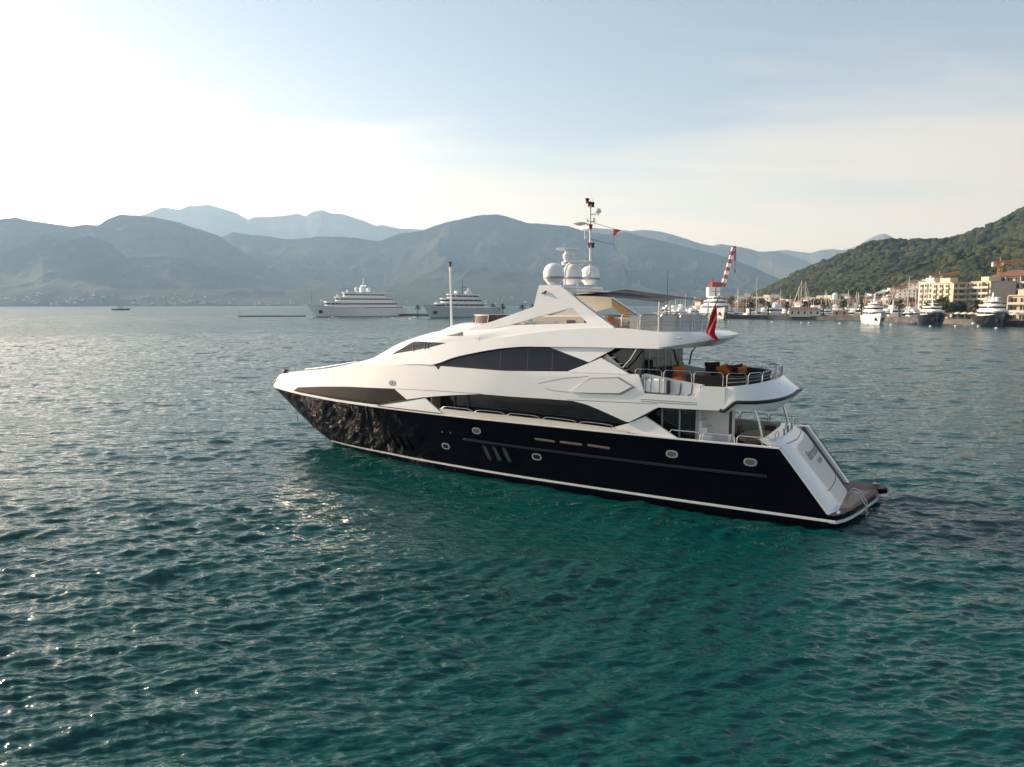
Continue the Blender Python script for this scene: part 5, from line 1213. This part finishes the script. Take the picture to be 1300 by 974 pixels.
# row of apartments on the slope
for i, (px, r_, z) in enumerate([(1152, 640, 14), (1160, 650, 15), (1168, 655, 16), (1164, 690, 20)]):
    p = at_dist(px, r_, z - 1); place('hc', HK[2][1], p, math.atan2(p[1], p[0]) - R(100), 'pale apartment block standing on the slope left of the small crane', 'apartment block', 'apartment blocks on the slope', .8)
# low harbour building and the annex
def low_house(px0, px1, r_, h, wm, label, roofm):
    a = np.array(at_dist(px0, r_)[:2]); b_ = np.array(at_dist(px1, r_)[:2]); w = float(np.hypot(*(b_ - a))); c = (a + b_) / 2
    r = empty('harbour_building', (c[0], c[1], 2.3), hd(*(b_ - a))); tag(r, label, 'building')
    MB().box((0, 0, h / 2 - .3), (w, 6, h + .6)).build('wall', wm, r); z = h
    MB().add([(-w / 2 - .4, -3.5, z), (w / 2 + .4, -3.5, z), (w / 2 + .4, 3.5, z), (-w / 2 - .4, 3.5, z), (-w / 2 + 2, 0, z + 1.5), (w / 2 - 2, 0, z + 1.5)], [(0, 1, 5, 4), (1, 2, 5), (2, 3, 4, 5), (3, 0, 4), (3, 2, 1, 0)]).build('roof', roofm, r)
    n = int(w // 3.2)
    for k in range(n): MB().box((-w / 2 + (k + .5) * w / n, -3.02, h * .52), (1.0, .1, 1.5)).build('window', M_winwall, r)
low_house(1002.5, 1042, 455, 3.6, M_wallw, 'long low harbour building with a red tiled roof on the quay', M_terr)
low_house(1058, 1077, 452, 3.2, M_wallp, 'small pinkish harbour office beside the long red roofed building', M_wallw)
# round harbour tower
tw = empty('lookout_tower', at_dist(1059.5, 560, 2.3)); tag(tw, 'round pale lookout tower with a wide balcony above the marina roofs', 'tower')
MB().lathe((0, 0, 0), [(2.3, -1), (2.1, 8), (2.1, 9)], 16).build('shaft', M_wallp, tw, 40); MB().lathe((0, 0, 9), [(2.1, 0), (3.1, .6), (3.1, 1.5), (2.2, 1.6)], 16).build('balcony', M_wallw, tw, 40); MB().lathe((0, 0, 10.6), [(1.9, 0), (1.9, 2.6), (2.4, 2.8), (1.2, 4.0), (.05, 4.3)], 16).build('lantern_room', M_hullw, tw, 40)

# ---- hotel blocks with balconies
def hotel(px0, px1, r0, r1, floors, label, wm, roofed=True, bays=None, fh=3.15, depth=14, z0=2.3):
    a = np.array(at_dist(px0, r0)[:2]); b_ = np.array(at_dist(px1, r1)[:2]); w = float(np.hypot(*(b_ - a))); c = (a + b_) / 2
    n_ = np.array([-(b_ - a)[1], (b_ - a)[0]]) / w; c = c + n_ * depth / 2
    r = empty('hotel_block', (c[0], c[1], z0), hd(*(b_ - a))); tag(r, label, 'hotel'); H_ = floors * fh; y = -depth / 2
    wl_ = MB().box((0, 0, H_ / 2 - .5), (w, depth, H_ + 1)).build('wall', wm, r)
    bays = bays or max(2, int(w // 3.4)); bw = w / bays; win = None; bal = None
    for f in range(floors):
        for k in range(bays):
            x = -w / 2 + (k + .5) * bw; z = f * fh
            if win is None:
                win = MB().box((0, 0, 0), (bw * .62, .16, fh * .70)).build('window', M_winwall, r); o = win
                MB().box((0, -.10, 0), (.10, .06, fh * .70)).build('frame', M_hullw, win)
            else: o = copy_tree(win, r)
            o.location = (x, y - .02, z + fh * .42)
        for k in range(3):                                       # windows of the end wall that faces the bay
            o = copy_tree(win, r); o.location = (-w / 2 - .02, (k - 1) * depth * .3, f * fh + fh * .42); o.rotation_euler = (0, 0, R(-90))
            if f: MB().box((-w / 2 - .5, (k - 1) * depth * .3, f * fh + .3), (.9, depth * .2, .9)).build('balcony', M_wallw, r)
        if f:
            MB().box((0, y - .75, f * fh - .1), (w * .98, 1.4, .2)).build('balcony_slab', M_wallw, r); MB().box((0, y - 1.4, f * fh + .42), (w * .98, .08, .85)).build('balcony_rail', M_wallw if f % 2 else wm, r)
    for k in range(0, bays + 1, 2): MB().box((-w / 2 + k * bw, y - .72, H_ / 2), (.42, 1.44, H_ - .1)).build('pier', wm, r)
    if roofed:
        e = 1.2; z = H_; MB().add([(-w / 2 - e, -depth / 2 - e - .6, z), (w / 2 + e, -depth / 2 - e - .6, z), (w / 2 + e, depth / 2 + e, z), (-w / 2 - e, depth / 2 + e, z), (-w / 2 + depth * .4, 0, z + 3.4), (w / 2 - depth * .4, 0, z + 3.4)], [(0, 1, 5, 4), (1, 2, 5), (2, 3, 4, 5), (3, 0, 4), (3, 2, 1, 0)]).build('roof', M_terr, r)
        MB().box((w * .12, -depth * .2, H_ + 2.2), (w * .14, 3, 2.6)).build('dormer', wm, r)
    else:
        MB().box((0, 0, H_ + .3), (w + .8, depth + .8, .5)).build('roof', wm, r); MB().box((-w * .15, 0, H_ + 1.7), (w * .4, depth * .5, 2.4)).build('penthouse', wm, r)
hotel(1174, 1186, 480, 470, 5, 'narrow grey stepped hotel block at the left end of the row', M_wallw, False)
hotel(1186, 1207, 470, 476, 6, 'pale hotel block with long balconies under the small crane', M_wallw, False)
hotel(1207, 1232, 440, 448, 6, 'ochre flat topped hotel block with deep balconies', M_wally, False, fh=2.95)
hotel(1232, 1256, 446, 436, 6, 'ochre hotel block with narrow bays left of the red roofed hotel', M_wally, False, fh=3.0)
hotel(1246, 1264, 480, 476, 6, 'hotel wing with a red roof behind the ochre blocks', M_wally, True)
hotel(1257, 1345, 452, 440, 6, 'large hotel with a red tiled roof and five rows of balconies', M_wallw, True, fh=3.5)
hotel(1281, 1330, 378, 372, 3, 'low ochre terrace building at the water edge on the right', M_wally, False, fh=3.4, depth=8)

# ---- cranes
def lattice(b, p, q, w, n, t=.12):
    p, q = Vector(p), Vector(q); d = (q - p).normalized(); s = d.cross(Vector((0, 0, 1)) if abs(d.z) < .8 else Vector((1, 0, 0))).normalized(); u = d.cross(s)
    c = [s * w + u * w, s * w - u * w, -s * w - u * w, -s * w + u * w]
    for k in c: b.tube([p + k, q + k], t, 4)
    for i in range(n):
        a0, a1 = p + (q - p) * (i / n), p + (q - p) * ((i + 1) / n)
        for k in range(4): b.tube([a0 + c[k], a1 + c[(k + 1) % 4]], t * .7, 4)
def tower_crane(px, r_, z0, z1, jib, cj, ang, rise, label):
    p = at_dist(px, r_, z0); r = empty('tower_crane', p, ang); tag(r, label, 'crane', 'tower cranes over the hotels'); h = z1 - z0
    b = MB(); lattice(b, (0, 0, 0), (0, 0, h), .8, 14, .26); b.build('tower', M_crane, r)
    b = MB(); lattice(b, (0, 0, h + .6), (jib, 0, h + .6 + rise), .75, 12, .42); b.build('jib', M_crane, r)
    b = MB(); lattice(b, (0, 0, h + .6), (-cj, 0, h + .4), .7, 4, .36); co = b.build('counter_jib', M_crane, r)
    MB().box((-cj + 1.2, 0, h - .6), (2.6, 1.6, 2.6), bev=.1).build('counterweight', M_wallw, co)
    MB().box((.4, -1.3, h - .3), (1.5, 1.2, 2.0), bev=.1).build('cab', M_hullw, r)
    b = MB().tube([(0, 0, h), (0, 0, h + 4.2)], .3, 5); b.tube([(0, 0, h + 4.2), (jib * .6, 0, h + 1.3 + rise * .6)], .07, 4); b.tube([(0, 0, h + 4.2), (-cj + .6, 0, h + .9)], .07, 4); b.build('tie_bar', M_crane, r)
tower_crane(1190.5, 600, 2.3, 28.5, 15, 7, R(4), 2.6, 'small orange tower crane above the middle of the hotel row')
tower_crane(1265.8, 560, 2.3, 35.0, 28, 5.5, R(8), 2.4, 'larger orange tower crane rising behind the red roofed hotel')
fc = empty('floating_crane', at_dist(908, 470, 0), 0); tag(fc, 'harbour crane with a red and white striped boom and a white machine house', 'crane')
RX = 470 / FPX
def fx(px, py): return ((px - 908) * RX, 0, z_at(px, py, 470))
MB().box((0, 0, 1.2), (18, 11, 3.4), bev=.3).build('pontoon', M_seam, fc); b = MB(); lattice(b, (-1.5, 0, 2.8), (-1.5, 0, fx(0, 378)[2]), 1.6, 5, .25); b.build('tower', M_hullw, fc)
a = fx(905, 371); MB().box(a, (7.4, 6, 6.2), bev=.25).build('machine_house', M_hullw, fc); a = fx(907.5, 361.5); MB().box(a, (5.6, 5, 3.2), bev=.3).build('winch_house', M_cred, fc)
b = MB(); lattice(b, fx(903, 364), fx(903, 354), 1.2, 3, .12); b.build('gantry', M_cred, fc)
A_, B_ = Vector(fx(916.5, 364)), Vector(fx(927.8, 314)); bo = empty('boom'); bo.parent = fc
for k in range(10):
    b = MB(); q0, q1 = A_ + (B_ - A_) * (k / 10), A_ + (B_ - A_) * ((k + 1) / 10); lattice(b, q0, q1, 1.0 - .035 * k, 2, .34); b.build('boom_section', M_cred if k % 2 == 0 else M_hullw, bo)
MB().box(B_ + Vector((.4, 0, -1.2)), (2.2, 1.6, 4.2), bev=.3).build('boom_head', M_cred, bo)
b = MB(); e = Vector(fx(930, 318)); f_ = Vector(fx(930.3, 331)); lattice(b, e, f_, .4, 3, .16); b.build('fly_jib', M_cred, bo)
b = MB().tube([f_, fx(930.5, 342)], .12, 4); b.box(Vector(fx(930.5, 344)), (.6, .5, 2.2)); b.build('hook_block', M_black, fc)
b = MB().tube([B_, fx(903, 355)], .09, 4); b.build('stay_cable', M_seam, fc)

# ---- sailing yachts and small moored boats
def make_sail(h):
    def f():
        r = empty('sailing_yacht'); L = h * .62; secs = []
        for k, z in ((.6, -.2), (.8, .4), (1, 1.3)):
            secs.append([(s * L * (1 - .08 * (1 - k)), L * .135 * k * min(1, .75 + s) * (1 - max(0, (s - .45) / .55) ** 2), z) for s in np.linspace(0, 1, 12)])
        b = MB().loft(secs).mirror(); b.loft([secs[-1], [(x, -y, z) for x, y, z in secs[-1]]]); b.build('hull', M_hullw, r, 40, .01)
        MB().box((L * .45, 0, 1.55), (L * .36, L * .15, .7), bev=.2).build('cabin', M_hullw, r)
        MB().tube([(L * .55, 0, 1.2), (L * .55, 0, h)], .20, 6, .13).build('mast', M_wallw, r); MB().tube([(L * .54, 0, 2.6), (L * .12, 0, 2.7)], .2, 6).build('boom', M_hullw, r)
        b = MB().tube([(L * .99, 0, 1.3), (L * .55, 0, h * .96)], .10, 4); b.build('forestay', M_wallw, r); MB().tube([(L * .02, 0, 1.3), (L * .55, 0, h * .98)], .05, 4).build('backstay', M_wallw, r)
        b = MB().tube([(L * .55, -L * .06, h * .6), (L * .55, L * .06, h * .6)], .07, 4); b.build('spreader', M_wallw, r)
        return r
    return f
for i, (px, top, r_, rz) in enumerate([(960, 351, 480, 205), (947.5, 372, 500, 30), (1016.5, 355, 490, 150), (1021.5, 357, 488, 330), (1013.5, 364, 520, 170), (1087, 370, 480, 190), (1098.5, 371, 470, 20), (1121.5, 366, 470, 200), (1133, 365, 465, 170), (1152.5, 351, 455, 210), (1147.5, 372, 470, 30), (1171.5, 366, 440, 160), (1176, 362, 445, 190), (934, 372, 505, 210), (1049, 372, 500, 140), (1058.5, 376, 470, 30), (1298, 366, 420, 200), (870, 372, 520, 200), (858, 374, 530, 20), (882, 376, 525, 150)] + [(905 + 17.3 * k + 6 * math.sin(5 * k), 371 + 4 * math.sin(2.3 * k), float(np.interp(905 + 17.3 * k, [905, 1105, 1180], [500, 462, 425])) + 26 + 16 * math.sin(1.7 * k), 40 * k) for k in range(17)]):
    h = z_at(px, top, r_); p = at_dist(px, r_, 0)
    big = h > 22; lab = ('tall masted sailing yacht among the moored boats of the marina' if big else 'sailing yacht with a short mast among the moored boats of the marina')
    o = place('s%d' % big, make_sail(26.0 if big else 17.0), p, R(rz), lab, 'sailing yacht', 'sailing yachts in the marina', h / (26.0 if big else 17.0))
    L = (26 if big else 17) * .62 * .55 * o.scale[0]; o.location = (p[0] - L * math.cos(R(rz)), p[1] - L * math.sin(R(rz)), 0)
def make_boat(L, dark, cab):
    def f():
        r = empty('moored_boat'); secs = []
        for k, z in ((.7, -.2), (.85, .5), (1, 1.5)):
            secs.append([(s * L * (1 - .1 * (1 - k)), L * .15 * k * (1 - max(0, (s - .4) / .6) ** 2), z + (.5 * s * s if k == 1 else 0)) for s in np.linspace(0, 1, 10)])
        b = MB().loft(secs).mirror(); b.loft([secs[-1], [(x, -y, z) for x, y, z in secs[-1]]]); b.loft([[q[0] for q in secs], [(q[0][0], -q[0][1], q[0][2]) for q in secs]]); b.build('hull', M_navy if dark else M_hullw, r, 40, .01)
        c = MB().box((L * .42, 0, 2.2), (L * .46, L * .22, 1.5), bev=.35).build('cabin', M_hullw, r, 40); MB().box((L * .44, 0, 2.35), (L * .47, L * .226, .55), bev=.1).build('window', M_glass, c)
        if cab: MB().box((L * .36, 0, 3.5), (L * .26, L * .2, .9), bev=.3).build('flybridge', M_hullw, r, 40); MB().tube([(L * .32, 0, 3.8), (L * .30, 0, 5.6)], .12, 5, .05).build('radar_mast', M_hullw, r)
        return r
    return f
g = random.Random(77)
for i in range(130):
    px = g.uniform(845, 1180); q = float(np.interp(px, [845, 885, 1105, 1180], [500, 497, 452, 425])); r_ = q + g.uniform(4, 70); k = g.choice((0, 0, 1, 1, 2)); p = at_dist(px, r_, 0)
    place('b%d' % k, make_boat((10, 14, 13)[k], k == 2, k == 1), p, g.choice((0, 1)) * math.pi + R(25) + g.gauss(0, .25), ('white open motor boat moored inside the marina', 'white flybridge cruiser moored inside the marina', 'dark hulled cruiser moored inside the marina')[k], 'boat', 'boats moored inside the marina', (g.uniform(.9, 1.4), g.uniform(.9, 1.3), g.uniform(1.2, 2.3)))
for i in range(14):
    px = 1190 + i * 9; p = at_dist(px, float(np.interp(px, [1190, 1320], [402, 360])), 2.3)
    b = MB().lathe((0, 0, 0), [(.06, 0), (.06, 2.2), (2.0, 2.25), (1.2, 2.9), (.05, 3.3)], 8); o = b.build('parasol', M_wallw, None, 30); o.location = p; tag(o, 'pale cafe parasol on the quay in front of the hotels', 'parasol', 'parasols along the quay')
for i, (px, y) in enumerate([(926, 408), (981, 408), (1018.5, 408.6), (1028, 408.6), (1067, 408.8), (1102, 409.8), (1133, 410), (1183, 411), (1215, 410.4), (1244, 410.4), (1267, 412), (396, 402.8), (487, 403), (498, 403.6)]):
    def mk():
        r = empty('mooring_buoy'); MB().lathe((0, 0, -.4), [(.2, 0), (.8, .25), (1.0, .7), (.8, 1.15), (.25, 1.4)], 12).build('float', M_buoy, r, 50); MB().tube([(0, 0, .9), (0, 0, 1.25)], .1, 6).build('ring', M_seam, r); return r
    place('buoy', mk, at_dist(px, CAMH * FPX / (y - HOR), .1), 0, 'round white mooring buoy floating off the quay', 'buoy', 'white mooring buoys', .5)
for i, (px, y, rz, lab) in enumerate([(417, 404, 20, 'white tender lying under the bow of the left superyacht'), (530, 405, 160, 'white tender under the bow of the grey superyacht'), (1164, 409, 200, 'white tender beside the dark hulled bow on yacht'), (1245, 409.5, 170, 'white tender left of the domed dark yacht')]):
    def mk():
        r = empty('tender'); secs = []
        for k, z in ((.7, -.1), (1, .7)): secs.append([(s * 6, 1.1 * k * (1 - max(0, (s - .5) / .5) ** 2), z) for s in np.linspace(0, 1, 9)])
        b = MB().loft(secs).mirror(); b.loft([secs[-1], [(x, -y, z) for x, y, z in secs[-1]]]); b.loft([[q[0] for q in secs], [(q[0][0], -q[0][1], q[0][2]) for q in secs]]); b.build('hull', M_hullw, r, 40, .01); MB().box((2.2, 0, 1.0), (1.0, .9, .8), bev=.1).build('console', M_hullw, r); MB().box((-.1, 0, .9), (.5, .5, .9), bev=.1).build('outboard', M_black, r); return r
    place('tender', mk, at_dist(px, CAMH * FPX / (y - HOR), .1), R(rz), lab, 'tender', 'small tenders')
# ---- far shore villages, a few pixels each
def make_far(w, wm, rf):
    def f():
        r = empty('shore_house'); MB().box((0, 0, 3), (w, w * .7, 8)).build('wall', wm, r); z = 7.02; d = w * .7
        MB().add([(-w / 2 - .6, -d / 2 - .6, z), (w / 2 + .6, -d / 2 - .6, z), (w / 2 + .6, d / 2 + .6, z), (-w / 2 - .6, d / 2 + .6, z), (-w / 2 + d * .4, 0, z + 3), (w / 2 - d * .4, 0, z + 3)], [(0, 1, 5, 4), (1, 2, 5), (2, 3, 4, 5), (3, 0, 4), (3, 2, 1, 0)]).build('roof', rf, r); return r
    return f
g = random.Random(91)
for i in range(190):
    if i < 120: px = g.choice((g.uniform(-10, 120), g.uniform(70, 330), g.uniform(160, 390))); nm = 'left_foothill'; a = az_of(px); r_ = 3860 + abs(g.gauss(0, 95))
    else: px = g.uniform(200, 720); nm = 'central_mountain'; a = az_of(px); r_ = 4030 + abs(g.gauss(0, 100))
    z = max(ground_z(nm, a, r_), .5); k = g.choice((0, 1, 1))
    place('far%d' % k, make_far((17, 15)[k], (M_farw, M_farw)[k], (M_terr, M_farw)[k]), (r_ * math.sin(a), r_ * math.cos(a), z), g.random() * 3, ('tiny red roofed house in the hazy village on the far shore', 'tiny pale house in the hazy village on the far shore')[k], 'house', 'houses on the far shore', g.uniform(.45, 1.0))

# ---- forest on the right hill: many bumpy crowns as one mass
def forest(name, hname, label, n, px0, px1, seed):
    g = np.random.default_rng(seed); bm = bmesh.new(); bmesh.ops.create_icosphere(bm, subdivisions=2, radius=1.0); bm.verts.ensure_lookup_table()
    base = np.array([v.co[:] for v in bm.verts]); F = np.array([[v.index for v in f.verts] for f in bm.faces]); bm.free()
    az, rad, Z = HILLS[hname]; VS = []; FS = []; cnt = 0
    for k in range(8):
        d = 1 + .30 * (fbm(base[:, 0] * 2.1 + 9 * k + 40, base[:, 1] * 2.1 + base[:, 2] * 1.7 + 40, 3, k + seed) - .5) * 2 + g.normal(0, .10, len(base))
        var = base * d[:, None] * np.array([1, 1, .82])
        m = n // 8; a = g.uniform(az_of(px0), az_of(px1), m); r_ = rad[1] + (rad[-1] * 1.03 - rad[1]) * g.random(m) ** .8
        zi = np.array([ground_z(hname, aa, rr) for aa, rr in zip(a, np.minimum(r_, rad[-1] - .1))])
        clear = fbm(np.sin(a) * r_ / 60 + 99, np.cos(a) * r_ / 60 + 99, 3, 4)
        ok = (zi > 3.5) & (clear > .24); a, r_, zi = a[ok], r_[ok], zi[ok]; m = len(a); s = g.uniform(2.6, 6.4, m) * (0.75 + .5 * g.random(m)) * np.clip(r_ / 1100, .75, 1.25); th = g.uniform(0, 6.28, m)
        x = (var[None, :, 0] * np.cos(th)[:, None] - var[None, :, 1] * np.sin(th)[:, None]) * s[:, None] + (r_ * np.sin(a))[:, None]
        y = (var[None, :, 0] * np.sin(th)[:, None] + var[None, :, 1] * np.cos(th)[:, None]) * s[:, None] + (r_ * np.cos(a))[:, None]
        z = var[None, :, 2] * s[:, None] + (zi + s * .25)[:, None]
        VS.append(np.stack([x, y, z], -1).reshape(-1, 3)); FS.append((F[None] + (np.arange(m) * len(base))[:, None, None]).reshape(-1, 3) + cnt); cnt += m * len(base)
    o = np_mesh(name, np.concatenate(VS), np.concatenate(FS), M_forest, True); tag(o, label, 'forest', kind='stuff')
M_forest = hill_material('forest_crowns', (0.024, 0.033, 0.015), (0.062, 0.068, 0.031), (0.095, 0.093, 0.05), 0.02)
forest('forest', 'wooded_hill', 'dense green trees covering the wooded hill', 14500, 905, 1590, 5)
forest('forest', 'front_hill_spur', 'dense green trees on the nearer spur above the town', 7400, 1060, 1590, 8)
def haze():
    m = bpy.data.materials.new('haze'); m.use_nodes = True; nt = m.node_tree
    for n in list(nt.nodes): nt.nodes.remove(n)
    o = nt.nodes.new('ShaderNodeOutputMaterial'); v = nt.nodes.new('ShaderNodeVolumePrincipled')
    v.inputs['Color'].default_value = (0.44, 0.69, 1.0, 1); v.inputs['Density'].default_value = 0.80e-4; v.inputs['Absorption Color'].default_value = (1, 1, 1, 1); v.inputs['Anisotropy'].default_value = 0.3
    nt.links.new(v.outputs[0], o.inputs['Volume'])
    b = MB().box((0, 5500, 820), (36000, 21000, 1660)).build('haze', m); tag(b, 'thin sunlit haze over the bay', 'haze', kind='stuff')
haze()
